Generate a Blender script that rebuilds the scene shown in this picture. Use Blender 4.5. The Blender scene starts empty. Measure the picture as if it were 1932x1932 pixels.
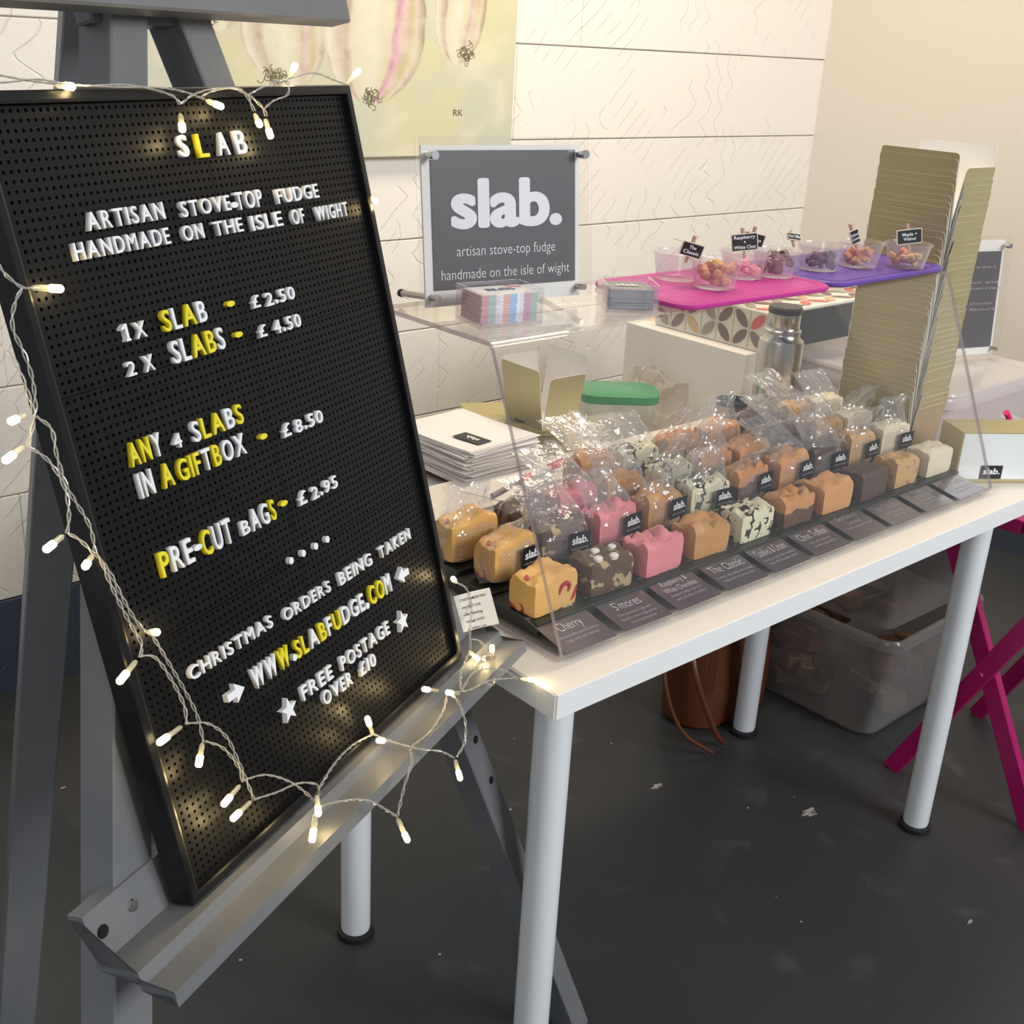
import bpy, math, random
from mathutils import Vector, Matrix, noise
random.seed(7)
SC = bpy.context.scene
COL = SC.collection
D = bpy.data
V = Vector

# ---------------------------------------------------------------- camera
FPX = 2226.646
YAW, PITCH, ROLL = 0.7407, 0.3803, 0.0560
CAM = V((-0.819, -0.8052, 1.4149))
_f = V((math.sin(YAW)*math.cos(PITCH), math.cos(YAW)*math.cos(PITCH), -math.sin(PITCH)))
_r = V((math.cos(YAW), -math.sin(YAW), 0)); _u = _r.cross(_f)
RX = math.cos(ROLL)*_r + math.sin(ROLL)*_u
UY = -math.sin(ROLL)*_r + math.cos(ROLL)*_u
cd = D.cameras.new('camera'); cam = D.objects.new('camera', cd); COL.objects.link(cam)
cd.sensor_width = 36; cd.lens = FPX/1932*36; cd.clip_start = .02
cam.matrix_world = Matrix(((RX.x, UY.x, -_f.x, CAM.x), (RX.y, UY.y, -_f.y, CAM.y), (RX.z, UY.z, -_f.z, CAM.z), (0, 0, 0, 1)))
SC.camera = cam

# ---------------------------------------------------------------- light
SC.view_settings.view_transform = 'Standard'; SC.view_settings.look = 'None'
SC.view_settings.exposure = 0.0; SC.view_settings.gamma = 1; SC.view_settings.use_curve_mapping = False
try:
    SC.cycles.transparent_max_bounces = 40; SC.cycles.max_bounces = 10
except Exception: pass
W = D.worlds.new('world'); SC.world = W; W.use_nodes = True
W.node_tree.nodes['Background'].inputs[0].default_value = (.86, .93, 1, 1)
W.node_tree.nodes['Background'].inputs[1].default_value = .30
def area(name, loc, target, sx, sy, col, e):
    l = D.lights.new(name, 'AREA'); l.shape = 'RECTANGLE'; l.size = sx; l.size_y = sy; l.color = col; l.energy = e
    o = D.objects.new(name, l); COL.objects.link(o); o.location = loc
    o.rotation_euler = (V(target)-V(loc)).to_track_quat('-Z', 'Y').to_euler(); return o
area('ceiling_lamp', (1.2, .75, 2.58), (1.25, 1.05, 0), .9, .5, (1, .82, .60), 30)
area('window_daylight', (1.45, -3.7, 3.0), (.4, .4, .7), 2.0, 1.2, (.93, .965, 1), 160)
area('left_fill_light', (-3.4, -1.6, 1.9), (-.2, .4, .8), 1.4, 1.2, (.92, .95, 1), 24)  # added fill from the left for the easel side, no known window there

# ---------------------------------------------------------------- back-projection on real planes (photo px -> world)
def ray(x, y): return RX*((x-966)/FPX) - UY*((y-966)/FPX) + _f
def atz(x, y, z): d = ray(x, y); return CAM + d*((z-CAM.z)/d.z)
def aty(x, y, yy): d = ray(x, y); return CAM + d*((yy-CAM.y)/d.y)
def atx(x, y, xx): d = ray(x, y); return CAM + d*((xx-CAM.x)/d.x)

# ---------------------------------------------------------------- materials
MATS = {}
def mat(name, col, rough=.5, metal=0, spec=.5, bump=None, var=None, coat=0, trans=0):
    if name in MATS: return MATS[name]
    m = D.materials.new(name); m.use_nodes = True; nt = m.node_tree; b = nt.nodes['Principled BSDF']
    b.inputs['Base Color'].default_value = (*col, 1); b.inputs['Roughness'].default_value = rough
    b.inputs['Metallic'].default_value = metal; b.inputs['Specular IOR Level'].default_value = spec
    if coat: b.inputs['Coat Weight'].default_value = coat; b.inputs['Coat Roughness'].default_value = .1
    tc = nt.nodes.new('ShaderNodeTexCoord')
    if var:   # (scale, colour2, lo, hi)
        n = nt.nodes.new('ShaderNodeTexNoise'); n.inputs['Scale'].default_value = var[0]; n.inputs['Detail'].default_value = 4
        nt.links.new(tc.outputs['Object'], n.inputs['Vector'])
        r = nt.nodes.new('ShaderNodeValToRGB'); r.color_ramp.elements[0].position = var[2]; r.color_ramp.elements[1].position = var[3]
        r.color_ramp.elements[0].color = (*col, 1); r.color_ramp.elements[1].color = (*var[1], 1)
        nt.links.new(n.outputs['Fac'], r.inputs['Fac']); nt.links.new(r.outputs['Color'], b.inputs['Base Color'])
    if bump:  # (scale, strength, distance)
        n = nt.nodes.new('ShaderNodeTexNoise'); n.inputs['Scale'].default_value = bump[0]; n.inputs['Detail'].default_value = 5
        nt.links.new(tc.outputs['Object'], n.inputs['Vector'])
        u = nt.nodes.new('ShaderNodeBump'); u.inputs['Strength'].default_value = bump[1]; u.inputs['Distance'].default_value = bump[2]
        nt.links.new(n.outputs['Fac'], u.inputs['Height']); nt.links.new(u.outputs['Normal'], b.inputs['Normal'])
    MATS[name] = m; return m
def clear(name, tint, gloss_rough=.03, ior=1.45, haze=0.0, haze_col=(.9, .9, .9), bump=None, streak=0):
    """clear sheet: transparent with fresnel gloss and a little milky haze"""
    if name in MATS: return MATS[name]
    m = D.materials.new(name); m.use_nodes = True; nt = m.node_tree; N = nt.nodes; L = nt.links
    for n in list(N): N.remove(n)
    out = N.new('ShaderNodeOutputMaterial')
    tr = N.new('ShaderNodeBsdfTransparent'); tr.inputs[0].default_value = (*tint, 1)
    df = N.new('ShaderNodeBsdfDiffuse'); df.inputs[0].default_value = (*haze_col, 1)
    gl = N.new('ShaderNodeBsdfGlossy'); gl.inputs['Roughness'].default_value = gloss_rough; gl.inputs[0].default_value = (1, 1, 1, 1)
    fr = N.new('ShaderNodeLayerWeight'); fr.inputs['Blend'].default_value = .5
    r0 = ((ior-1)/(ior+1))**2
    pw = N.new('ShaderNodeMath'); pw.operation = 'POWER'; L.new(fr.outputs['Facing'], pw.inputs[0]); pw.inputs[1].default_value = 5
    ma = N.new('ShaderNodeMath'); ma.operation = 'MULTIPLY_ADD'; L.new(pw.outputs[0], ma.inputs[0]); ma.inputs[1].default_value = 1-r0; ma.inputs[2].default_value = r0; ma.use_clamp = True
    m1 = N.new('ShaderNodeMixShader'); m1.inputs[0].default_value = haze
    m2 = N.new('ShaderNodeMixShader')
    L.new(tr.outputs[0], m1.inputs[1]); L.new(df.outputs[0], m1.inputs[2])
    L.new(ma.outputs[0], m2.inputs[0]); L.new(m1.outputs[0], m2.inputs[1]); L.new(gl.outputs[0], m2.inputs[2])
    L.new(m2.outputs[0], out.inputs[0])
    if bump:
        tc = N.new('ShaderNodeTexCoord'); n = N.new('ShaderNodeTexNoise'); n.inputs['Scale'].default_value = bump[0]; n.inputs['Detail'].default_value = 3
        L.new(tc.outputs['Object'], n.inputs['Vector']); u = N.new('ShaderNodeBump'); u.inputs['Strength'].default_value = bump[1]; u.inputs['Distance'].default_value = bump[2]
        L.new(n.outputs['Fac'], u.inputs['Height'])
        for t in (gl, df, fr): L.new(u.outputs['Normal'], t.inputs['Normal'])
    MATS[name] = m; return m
def nodes_of(name, rough=.5):
    m = D.materials.new(name); m.use_nodes = True; MATS[name] = m
    b = m.node_tree.nodes['Principled BSDF']; b.inputs['Roughness'].default_value = rough
    return m, m.node_tree.nodes, m.node_tree.links, b
class NB:
    """small math-node builder"""
    def __init__(s, nt): s.nt = nt
    def m(s, op, a, b=None, c=None, clamp=False):
        n = s.nt.nodes.new('ShaderNodeMath'); n.operation = op; n.use_clamp = clamp
        for i, v in enumerate((a, b, c)):
            if v is None: continue
            if isinstance(v, (int, float)): n.inputs[i].default_value = v
            else: s.nt.links.new(v, n.inputs[i])
        return n.outputs[0]
    def smooth(s, v, lo, hi):
        n = s.nt.nodes.new('ShaderNodeMapRange'); n.interpolation_type = 'SMOOTHSTEP'
        s.nt.links.new(v, n.inputs[0]); n.inputs[1].default_value = lo; n.inputs[2].default_value = hi; return n.outputs[0]
    def mix(s, f, a, b):
        n = s.nt.nodes.new('ShaderNodeMix'); n.data_type = 'RGBA'
        for i, v in ((0, f), (6, a), (7, b)):
            if isinstance(v, (int, float)): n.inputs[i].default_value = v
            elif isinstance(v, tuple): n.inputs[i].default_value = (*v, 1)
            else: s.nt.links.new(v, n.inputs[i])
        return n.outputs[2]
    def noise(s, vec, sc, det=3, dist=0):
        n = s.nt.nodes.new('ShaderNodeTexNoise'); n.inputs['Scale'].default_value = sc; n.inputs['Detail'].default_value = det; n.inputs['Distortion'].default_value = dist
        s.nt.links.new(vec, n.inputs['Vector']); return n.outputs['Fac']

# painted block wall: combed wavy relief
def wall_mat(name, col):
    m, N, L, b = nodes_of(name, .55)
    b.inputs['Base Color'].default_value = (*col, 1)
    nb = NB(m.node_tree); g = N.new('ShaderNodeNewGeometry'); sp = N.new('ShaderNodeSeparateXYZ'); L.new(g.outputs['Position'], sp.inputs[0])
    x, z = sp.outputs[0], sp.outputs[2]
    n1 = nb.noise(g.outputs['Position'], 2.2, 1); n2 = nb.noise(g.outputs['Position'], 5.0, 2)
    zig = nb.m('PINGPONG', nb.m('ADD', z, nb.m('MULTIPLY', n1, .3)), .045)
    sn = nb.m('SINE', nb.m('MULTIPLY', z, 95.))
    a = nb.m('ADD', nb.m('ADD', x, nb.m('MULTIPLY', zig, .9)), nb.m('ADD', nb.m('MULTIPLY', n1, .42), nb.m('MULTIPLY', sn, .006)))
    f1 = nb.m('FRACT', nb.m('MULTIPLY', a, 15.))
    g1 = nb.m('SUBTRACT', 1., nb.smooth(nb.m('ABSOLUTE', nb.m('SUBTRACT', f1, .5)), .015, .05))
    a2 = nb.m('SUBTRACT', nb.m('MULTIPLY', x, .8), nb.m('MULTIPLY', z, .8))
    f2 = nb.m('FRACT', nb.m('MULTIPLY', nb.m('ADD', a2, nb.m('MULTIPLY', n2, .05)), 24.))
    g2 = nb.m('SUBTRACT', 1., nb.smooth(nb.m('ABSOLUTE', nb.m('SUBTRACT', f2, .5)), .015, .05))
    mk = nb.smooth(nb.noise(g.outputs['Position'], 3.1, 1), .45, .5)
    pres = nb.smooth(nb.noise(g.outputs['Position'], 6.5, 1),   .47, .53)
    gg = nb.m('MULTIPLY', nb.m('ADD', nb.m('MULTIPLY', g1, mk), nb.m('MULTIPLY', g2, nb.m('SUBTRACT', 1., mk))), pres)
    h = nb.m('ADD', nb.m('MULTIPLY', gg, -1.), nb.m('MULTIPLY', nb.noise(g.outputs['Position'], 60, 3), .35))
    bp = N.new('ShaderNodeBump'); bp.inputs['Strength'].default_value = .75; bp.inputs['Distance'].default_value = .0022
    L.new(h, bp.inputs['Height']); L.new(bp.outputs[0], b.inputs['Normal']); return m
M_WALL = wall_mat('cream_painted_block', (.82, .77, .69))
M_BLUE = wall_mat('blue_grey_painted_block', (.045, .055, .085))
M_PLAST = mat('smooth_plaster', (.80, .74, .66), .7, bump=(30, .12, .002))
M_MORTAR = mat('painted_mortar', (.72, .68, .60), .8)
# floor: worn dark grey paint with flecks
M_FLOOR, N, L, b = nodes_of('grey_floor_paint', .5)
nb = NB(M_FLOOR.node_tree); tc = N.new('ShaderNodeTexCoord'); P_ = tc.outputs['Object']
c = nb.mix(nb.noise(P_, 3, 5), (.027, .028, .030), (.046, .046, .046))
c = nb.mix(nb.m('MULTIPLY', nb.smooth(nb.noise(P_, 9, 6, .6), .60, .78), .5), c, (.10, .10, .10))
vo = N.new('ShaderNodeTexVoronoi'); vo.inputs['Scale'].default_value = 16; L.new(P_, vo.inputs['Vector'])
fl = nb.m('MULTIPLY', nb.m('LESS_THAN', vo.outputs['Distance'], .045), nb.m('GREATER_THAN', nb.noise(P_, 7, 2), .54))
c = nb.mix(fl, c, (.42, .40, .37)); L.new(c, b.inputs['Base Color'])
bp = N.new('ShaderNodeBump'); bp.inputs['Strength'].default_value = .35; bp.inputs['Distance'].default_value = .002; L.new(nb.noise(P_, 26, 6), bp.inputs['Height']); L.new(bp.outputs[0], b.inputs['Normal'])

M_EASEL = mat('grey_painted_wood', (.150, .153, .158), .45, bump=(90, .15, .001), var=(6, (.18, .18, .182), .4, .7))
M_BLACK = mat('black_frame', (.006, .006, .007), .28, spec=.4)
M_PEG = mat('black_pegboard', (.0045, .0045, .005), .40, spec=.22)
M_HOLE = mat('peg_hole', (.002, .002, .002), .9)
M_WHITE = mat('white_plastic', (.82, .82, .84), .45)
M_YEL = mat('yellow_plastic', (.80, .68, .02), .45)
M_TABLE = mat('white_table_top', (.76, .69, .60), .35)
M_TEDGE = mat('white_table_edge', (.88, .87, .85), .4)
M_LEG = mat('white_metal_leg', (.80, .81, .82), .3)
M_BLKPL = mat('black_plastic', (.012, .012, .014), .5)
M_SLATE = mat('black_tray', (.022, .026, .020), .45, var=(14, (.05, .04, .035), .5, .8))
M_CARD = mat('dark_card', (.105, .085, .092), .28, coat=.5)
M_SIGNC = mat('sign_print', (.110, .100, .108), .3, coat=.4)
M_PRINT = mat('white_print', (.86, .86, .88), .5)
M_PRINT2 = mat('pale_print', (.50, .46, .48), .5)
M_STEEL = mat('brushed_steel', (.62, .61, .60), .18, metal=1)
M_STEELD = mat('satin_steel', (.45, .42, .37), .35, metal=1)
M_GOLD = mat('gold_card', (.47, .40, .19), .42, metal=.45, var=(5, (.55, .48, .26), .3, .8))
M_GOLDD = mat('gold_card_flat', (.42, .37, .17), .45, metal=.3)
M_CARDWHITE = mat('white_card', (.86, .84, .80), .55)
M_PAPER = mat('paper', (.84, .80, .76), .7)
M_RED = mat('red_plastic', (.70, .03, .05), .35)
M_GREEN = mat('green_plastic', (.03, .26, .09), .35)
M_PINKMAT = mat('pink_mat', (.52, .03, .27), .42)
M_PINKD = mat('pink_groove', (.62, .03, .28), .42)
M_PURP = mat('purple_mat', (.13, .06, .33), .42)
M_PURPD = mat('purple_groove', (.09, .04, .25), .42)
M_WOOD = mat('pale_wood', (.48, .30, .20), .6)
M_MAGENTA = mat('magenta_paint', (.40, .004, .115), .35)
M_TAN = mat('tan_leather', (.115, .030, .010), .38, bump=(70, .2, .001))
M_LILAC = mat('acrylic_edge', (.55, .48, .50), .3)
M_CHALK = mat('chalkboard', (.015, .015, .015), .7)
M_CREAMEDGE = mat('cream_wood_edge', (.72, .60, .48), .6)
M_ACR = clear('clear_acrylic', (.985, .98, .975), .02, 1.40, .012)
M_BAG = clear('cellophane', (.95, .95, .95), .08, 1.62, .11, (.85, .83, .83), bump=(26, .9, .010))
M_POT = clear('clear_pot', (.95, .93, .94), .12, 1.45, .09, (.86, .80, .84))
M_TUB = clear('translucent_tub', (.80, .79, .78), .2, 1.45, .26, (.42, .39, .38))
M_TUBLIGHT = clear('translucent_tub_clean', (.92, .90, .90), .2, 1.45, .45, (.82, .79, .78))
M_CONT = clear('translucent_container', (.88, .90, .86), .15, 1.45, .35, (.72, .72, .62))
M_WIRE = clear('clear_wire', (.90, .88, .84), .15, 1.6, .40, (.62, .60, .55))
M_LEDH = clear('led_holder', (.95, .93, .86), .1, 1.5, .25, (.9, .85, .7))
M_LED, N, L, b = nodes_of('led_glow', .3)
b.inputs['Base Color'].default_value = (1, .9, .6, 1); b.inputs['Emission Color'].default_value = (1, .80, .38, 1); b.inputs['Emission Strength'].default_value = 7

# ---------------------------------------------------------------- mesh building
class MB:
    def __init__(s): s.v = []; s.f = []; s.mi = []; s.cur = 0
    def add(s, vs, fs, mi=None):
        k = len(s.v); s.v += [tuple(p) for p in vs]; s.f += [tuple(i+k for i in f) for f in fs]; s.mi += [s.cur if mi is None else mi]*len(fs); return s
    def box(s, c, d, M=None, mi=None, bev=0):
        x, y, z = d[0]/2, d[1]/2, d[2]/2; c = V(c)
        if bev:
            b = bev; vs = []; fs = []
            # chamfered box: 24 vertices
            idx = {}
            for sx in (-1, 1):
                for sy in (-1, 1):
                    for sz in (-1, 1):
                        for a in range(3):
                            p = [sx*(x-b), sy*(y-b), sz*(z-b)]; p[a] = (sx*x, sy*y, sz*z)[a]
                            idx[(sx, sy, sz, a)] = len(vs); vs.append(V(p))
            def q(*k): fs.append(tuple(idx[i] for i in k))
            for s1 in (-1, 1):
                o = s1
                for a in range(3):
                    k = []
                    for (p, r) in ((-1, -1), (1, -1), (1, 1), (-1, 1)):
                        t = [0, 0, 0]; t[a] = s1; t[(a+1) % 3] = p; t[(a+2) % 3] = r; k.append((*t, a))
                    if s1 < 0: k = k[::-1]
                    q(*k)
            for a in range(3):
                b_, c_ = (a+1) % 3, (a+2) % 3
                for sb in (-1, 1):
                    for sc in (-1, 1):
                        def K(sa, ax): t = [0, 0, 0]; t[a] = sa; t[b_] = sb; t[c_] = sc; return (*t, ax)
                        k = [K(-1, b_), K(1, b_), K(1, c_), K(-1, c_)]
                        if sb*sc < 0: k = k[::-1]
                        q(*k)
            for sx in (-1, 1):
                for sy in (-1, 1):
                    for sz in (-1, 1):
                        k = [(sx, sy, sz, 0), (sx, sy, sz, 1), (sx, sy, sz, 2)]
                        if sx*sy*sz < 0: k = k[::-1]
                        q(*k)
        else:
            vs = [V((i*x, j*y, k*z)) for i in (-1, 1) for j in (-1, 1) for k in (-1, 1)]
            fs = [(0, 1, 3, 2), (4, 6, 7, 5), (0, 4, 5, 1), (2, 3, 7, 6), (0, 2, 6, 4), (1, 5, 7, 3)]
        if M: vs = [M @ p for p in vs]
        return s.add([p+c for p in vs], fs, mi)
    def loft(s, loops, cap0=True, cap1=True, mi=None, closed=True):
        n = len(loops[0]); vs = [p for l in loops for p in l]; fs = []
        for i in range(len(loops)-1):
            for j in range(n if closed else n-1):
                a = i*n+j; b = i*n+(j+1) % n; fs.append((a, b, b+n, a+n))
        if cap0: fs.append(tuple(range(n))[::-1])
        if cap1: fs.append(tuple((len(loops)-1)*n+j for j in range(n)))
        return s.add(vs, fs, mi)
    def tube(s, pts, r, n=8, mi=None, cap=True):
        pts = [V(p) for p in pts]; loops = []; ref = None
        for i, p in enumerate(pts):
            t = (pts[min(i+1, len(pts)-1)]-pts[max(i-1, 0)])
            if t.length < 1e-9: t = V((0, 0, 1))
            t.normalize()
            if ref is None: ref = t.orthogonal().normalized()
            ref = (ref - t*ref.dot(t))
            ref = ref.normalized() if ref.length > 1e-6 else t.orthogonal().normalized()
            b = t.cross(ref); rr = r[i] if isinstance(r, (list, tuple)) else r
            loops.append([p + (ref*math.cos(2*math.pi*k/n)+b*math.sin(2*math.pi*k/n))*rr for k in range(n)])
        return s.loft(loops, cap, cap, mi)
    def lathe(s, prof, n=24, c=(0, 0, 0), mi=None, cap0=True, cap1=True):
        c = V(c); return s.loft([[c+V((r*math.cos(2*math.pi*k/n), r*math.sin(2*math.pi*k/n), z)) for k in range(n)] for r, z in prof], cap0, cap1, mi)
    def bar(s, a, b, w, t, wdir, mi=None, bev=.0015):
        """rectangular bar from a to b, w wide along wdir, t thick"""
        a, b = V(a), V(b); d = b-a; L_ = d.length; z = d.normalized(); x = V(wdir); x = (x-z*x.dot(z)).normalized(); y = z.cross(x)
        M = Matrix((x, y, z)).transposed(); return s.box((a+b)/2, (w, t, L_), M, mi, bev)
    def xf(s, M): s.v = [tuple(M @ V(p)) for p in s.v]; return s
    def build(s, name, mats, parent=None, smooth=False):
        me = D.meshes.new(name); me.from_pydata(s.v, [], s.f); 
        if not isinstance(mats, (list, tuple)): mats = [mats]
        for m in mats: me.materials.append(m)
        me.polygons.foreach_set('material_index', s.mi)
        me.update()
        o = link(name, me, parent)
        if smooth:
            me.polygons.foreach_set('use_smooth', [True]*len(me.polygons))
            try: me.set_sharp_from_angle(angle=math.radians(35))
            except Exception: pass
        return o
def link(name, data, parent=None, loc=None, rot=None):
    o = D.objects.new(name, data); COL.objects.link(o)
    if parent: o.parent = parent
    if loc is not None: o.location = loc
    if rot is not None: o.rotation_euler = rot
    return o
def thing(name, label, cat, loc=(0, 0, 0), rotz=0, group=None):
    o = link(name, None, None, loc, (0, 0, rotz)); return tag(o, label, cat, group)
def tag(o, label, cat, group=None):
    o['label'] = label; o['category'] = cat
    if group: o['group'] = group
    return o
def struct(o): o['kind'] = 'structure'; return o
def copy_tree(o, parent=None):
    c = o.copy(); COL.objects.link(c)
    if parent: c.parent = parent
    for ch in list(o.children): copy_tree(ch, c)
    return c
def rr(w, d, r, z=0, n=5, cx=0, cy=0):
    out = []
    for (sx, sy, a0) in ((1, 1, 0), (-1, 1, 90), (-1, -1, 180), (1, -1, 270)):
        for k in range(n+1):
            a = math.radians(a0+90*k/n); out.append(V((cx+sx*(w/2-r)+r*math.cos(a), cy+sy*(d/2-r)+r*math.sin(a), z)))
    return out
def catmull(pts, step):
    pts = [V(p) for p in pts]; P = [2*pts[0]-pts[1]]+pts+[2*pts[-1]-pts[-2]]; out = []
    for i in range(1, len(P)-2):
        n = max(2, int((P[i+1]-P[i]).length/step))
        for k in range(n):
            t = k/n; a, b, c, d = P[i-1], P[i], P[i+1], P[i+2]
            out.append(.5*((2*b)+(-a+c)*t+(2*a-5*b+4*c-d)*t*t+(-a+3*b-3*c+d)*t**3))
    out.append(pts[-1]); return out
ORD = 'zero first second third fourth fifth sixth seventh eighth ninth tenth eleventh twelfth thirteenth fourteenth fifteenth sixteenth seventeenth eighteenth nineteenth'.split()
def ordinal(n):
    if n < 20: return ORD[n]
    t = {2: 'twent', 3: 'thirt', 4: 'fort'}[n//10]
    return t+'ieth' if n % 10 == 0 else t+'y-'+ORD[n % 10]
# text -> mesh, cached.  returns mesh normalised: x from 0..1*natural width, height = cap height 1
TXT = {}
def text_mesh(s, off=0.0, ext=0.0, bevel=0.0, spacing=1.0, res=3):
    k = (s, off, ext, bevel, spacing, res)
    if k in TXT: return TXT[k]
    c = D.curves.new('txt', 'FONT'); c.body = s; c.size = 1; c.offset = off; c.extrude = ext; c.bevel_depth = bevel; c.bevel_resolution = 0
    c.resolution_u = res; c.space_character = spacing; c.fill_mode = 'FRONT' if ext == 0 else 'BOTH'
    o = D.objects.new('txt', c); COL.objects.link(o)
    dg = bpy.context.evaluated_depsgraph_get(); dg.update()
    me = D.meshes.new_from_object(o.evaluated_get(dg)); D.objects.remove(o); D.curves.remove(c)
    xs = [v.co.x for v in me.vertices]; ys = [v.co.y for v in me.vertices]
    TXT[k] = (me, min(xs), max(xs), min(ys), max(ys)); return TXT[k]
CAP = .729
def lettering(s, parent, origin, right, up, width=None, cap=.01, m=None, off=0.0, name='lettering', center=False, lift=.0004, bold=0):
    """flat print: baseline-left at origin, cap height cap, fitted to width"""
    me0, x0, x1, y0, y1 = text_mesh(s, off, res=7 if bold and cap > .03 else 3)
    right = V(right).normalized(); up = V(up).normalized(); nrm = right.cross(up)
    sy = cap/CAP; sx = (width/(x1-x0)) if width else sy
    me = me0.copy()
    if bold:
        vs = [v.co.copy() for v in me.vertices]; fs = [tuple(p.vertices) for p in me.polygons]; nv = len(vs); VV, FF = [], []
        for j in range(20 if cap > .03 else 8):
            st_ = math.pi/(10 if cap > .03 else 4); dx, dy = bold*math.cos(j*st_), bold*math.sin(j*st_)*.8
            VV += [V((q.x+dx, q.y+dy, j*.0004)) for q in vs]; FF += [tuple(i+j*nv for i in f) for f in fs]
        me = D.meshes.new('print'); me.from_pydata(VV, [], FF)
    me.materials.clear(); me.materials.append(m or M_PRINT)
    o = V(origin) - (right*(width or (x1-x0)*sx)/2 if center else V((0, 0, 0)))
    for v in me.vertices: v.co = o + right*((v.co.x-x0)*sx) + up*(v.co.y*sy) + nrm*(lift+v.co.z*.02)
    return link(name, me, parent)

# ================================================================ SETTING
YW = 1.62                                                     # back wall face
XR = 2.66                                                     # right wall face
struct(MB().box((.75, .3, -.01), (6.0, 5.4, .02)).build('floor', M_FLOOR))
wb = struct(MB().box((.55, YW+.068, 1.3), (4.3, .12, 2.6)).build('wall_back', M_MORTAR))
COURSE = .2355; J0 = 1.402 - COURSE*6
bm_ = MB().box((0, 0, 0), (.4497, .03, COURSE-.003), bev=.0018)
bmesh0 = bm_.build('block', M_WALL, wb); bdata = bmesh0.data; D.objects.remove(bmesh0)
bdata2 = bdata.copy(); bdata2.materials.clear(); bdata2.materials.append(M_BLUE)
for r in range(0, 11):
    z0 = J0 + r*COURSE
    x = -1.6 + (.225 if r % 2 else 0)
    hh = COURSE
    while x < XR:
        if r == 0:
            o = link('block', bdata2, wb, (x+.225, YW+.012, z0+COURSE/2+.004))
        else:
            zc = z0+COURSE/2
            if zc+COURSE/2 > 2.62: break
            o = link('block', bdata, wb, (x+.225, YW+.015-.003+random.uniform(-.0012, .0012), zc+.004))
        x += .45
# right hand wall, smooth plaster, with a shallow pier
wr = struct(MB().box((XR+.1, .35, 1.3), (.2, 2.65, 2.6)).build('wall_right', M_PLAST))
struct(MB().box((XR-.001, .30, .118), (.006, 2.6, .236)).build('baseboard_right', M_BLUE))

# ================================================================ PAINTING
pl, pr, pb, pt = .20, 1.29, 1.139, 1.92
ptg = thing('canvas_painting', 'unframed canvas painting of garlic bulbs hanging on the cream block wall', 'painting', ((pl+pr)/2, YW-.022, pb))
m, N, L, b = nodes_of('painted_canvas', .6); nb = NB(m.node_tree); g = N.new('ShaderNodeNewGeometry'); sp = N.new('ShaderNodeSeparateXYZ'); L.new(g.outputs['Position'], sp.inputs[0])
n0 = nb.noise(g.outputs['Position'], 9, 3); n1 = nb.noise(g.outputs['Position'], 28, 4)
px_ = nb.m('ADD', sp.outputs[0], nb.m('MULTIPLY', nb.m('SUBTRACT', n0, .5), .035)); pz_ = nb.m('ADD', sp.outputs[2], nb.m('MULTIPLY', nb.m('SUBTRACT', n1, .5), .016))
colr = nb.mix(nb.smooth(nb.noise(g.outputs['Position'], 4, 2), .38, .62), (.60, .56, .36), (.53, .54, .42))
colr = nb.mix(nb.m('MULTIPLY', nb.smooth(nb.noise(g.outputs['Position'], 7, 3), .5, .7), .6), colr, (.72, .66, .50))
_g = lambda x, y: (aty(x, y, YW-.03).x, aty(x, y, YW-.03).z)
for (cx_, cz_, rx, rz, tilt) in ((*_g(395, -60), .10, .12, .2), (*_g(535, 45), .108, .135, .10), (*_g(868, 0), .082, .145, -.10), (*_g(706, 45), .142, .175, -.12)):
    dx = nb.m('SUBTRACT', px_, cx_); dz = nb.m('SUBTRACT', pz_, cz_)
    X = nb.m('DIVIDE', nb.m('ADD', nb.m('MULTIPLY', dx, math.cos(tilt)), nb.m('MULTIPLY', dz, math.sin(tilt))), rx)
    Z = nb.m('DIVIDE', nb.m('SUBTRACT', nb.m('MULTIPLY', dz, math.cos(tilt)), nb.m('MULTIPLY', dx, math.sin(tilt))), rz)
    r2 = nb.m('SQRT', nb.m('ADD', nb.m('MULTIPLY', X, X), nb.m('MULTIPLY', Z, Z)))
    mask = nb.m('SUBTRACT', 1., nb.smooth(r2, .97, 1.01))
    mer = nb.m('DIVIDE', X, nb.m('SQRT', nb.m('MAXIMUM', nb.m('SUBTRACT', 1.02, nb.m('MULTIPLY', Z, Z)), .02)))
    rp = N.new('ShaderNodeValToRGB'); L.new(nb.m('ADD', nb.m('MULTIPLY', mer, .5), .5), rp.inputs[0]); e = rp.color_ramp.elements
    pk_ = (.55, .26, .36) if rx > .13 else (.50, .40, .33)
    stops = [(0, (.45, .36, .26)), (.06, (.70, .62, .48)), (.22, (.44, .33, .24)), (.27, (.62, .56, .40)), (.5, (.66, .63, .48)), (.66, (.60, .54, .36)), (.70, pk_), (.76, (.60, .42, .38)), (.84, (.50, .45, .24)), (.90, (.62, .50, .38)), (1, (.28, .24, .15))]
    e[0].position = 0; e[0].color = (*stops[0][1], 1); e[1].position = 1; e[1].color = (*stops[-1][1], 1)
    for p_, c_ in stops[1:-1]: q_ = e.new(p_); q_.color = (*c_, 1)
    bc = nb.mix(nb.m('MULTIPLY', nb.smooth(n1, .4, .65), .35), rp.outputs[0], (.74, .68, .56))
    colr = nb.mix(mask, colr, bc)
L.new(colr, b.inputs['Base Color'])
bp = N.new('ShaderNodeBump'); bp.inputs['Strength'].default_value = .3; bp.inputs['Distance'].default_value = .001; L.new(n1, bp.inputs['Height']); L.new(bp.outputs[0], b.inputs['Normal'])
MB().box((0, 0, (pt-pb)/2), (pr-pl, .030, pt-pb), bev=.002).build('canvas', m, ptg)
M_ROOT = mat('olive_brush_stroke', (.16, .14, .06), .7)
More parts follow.
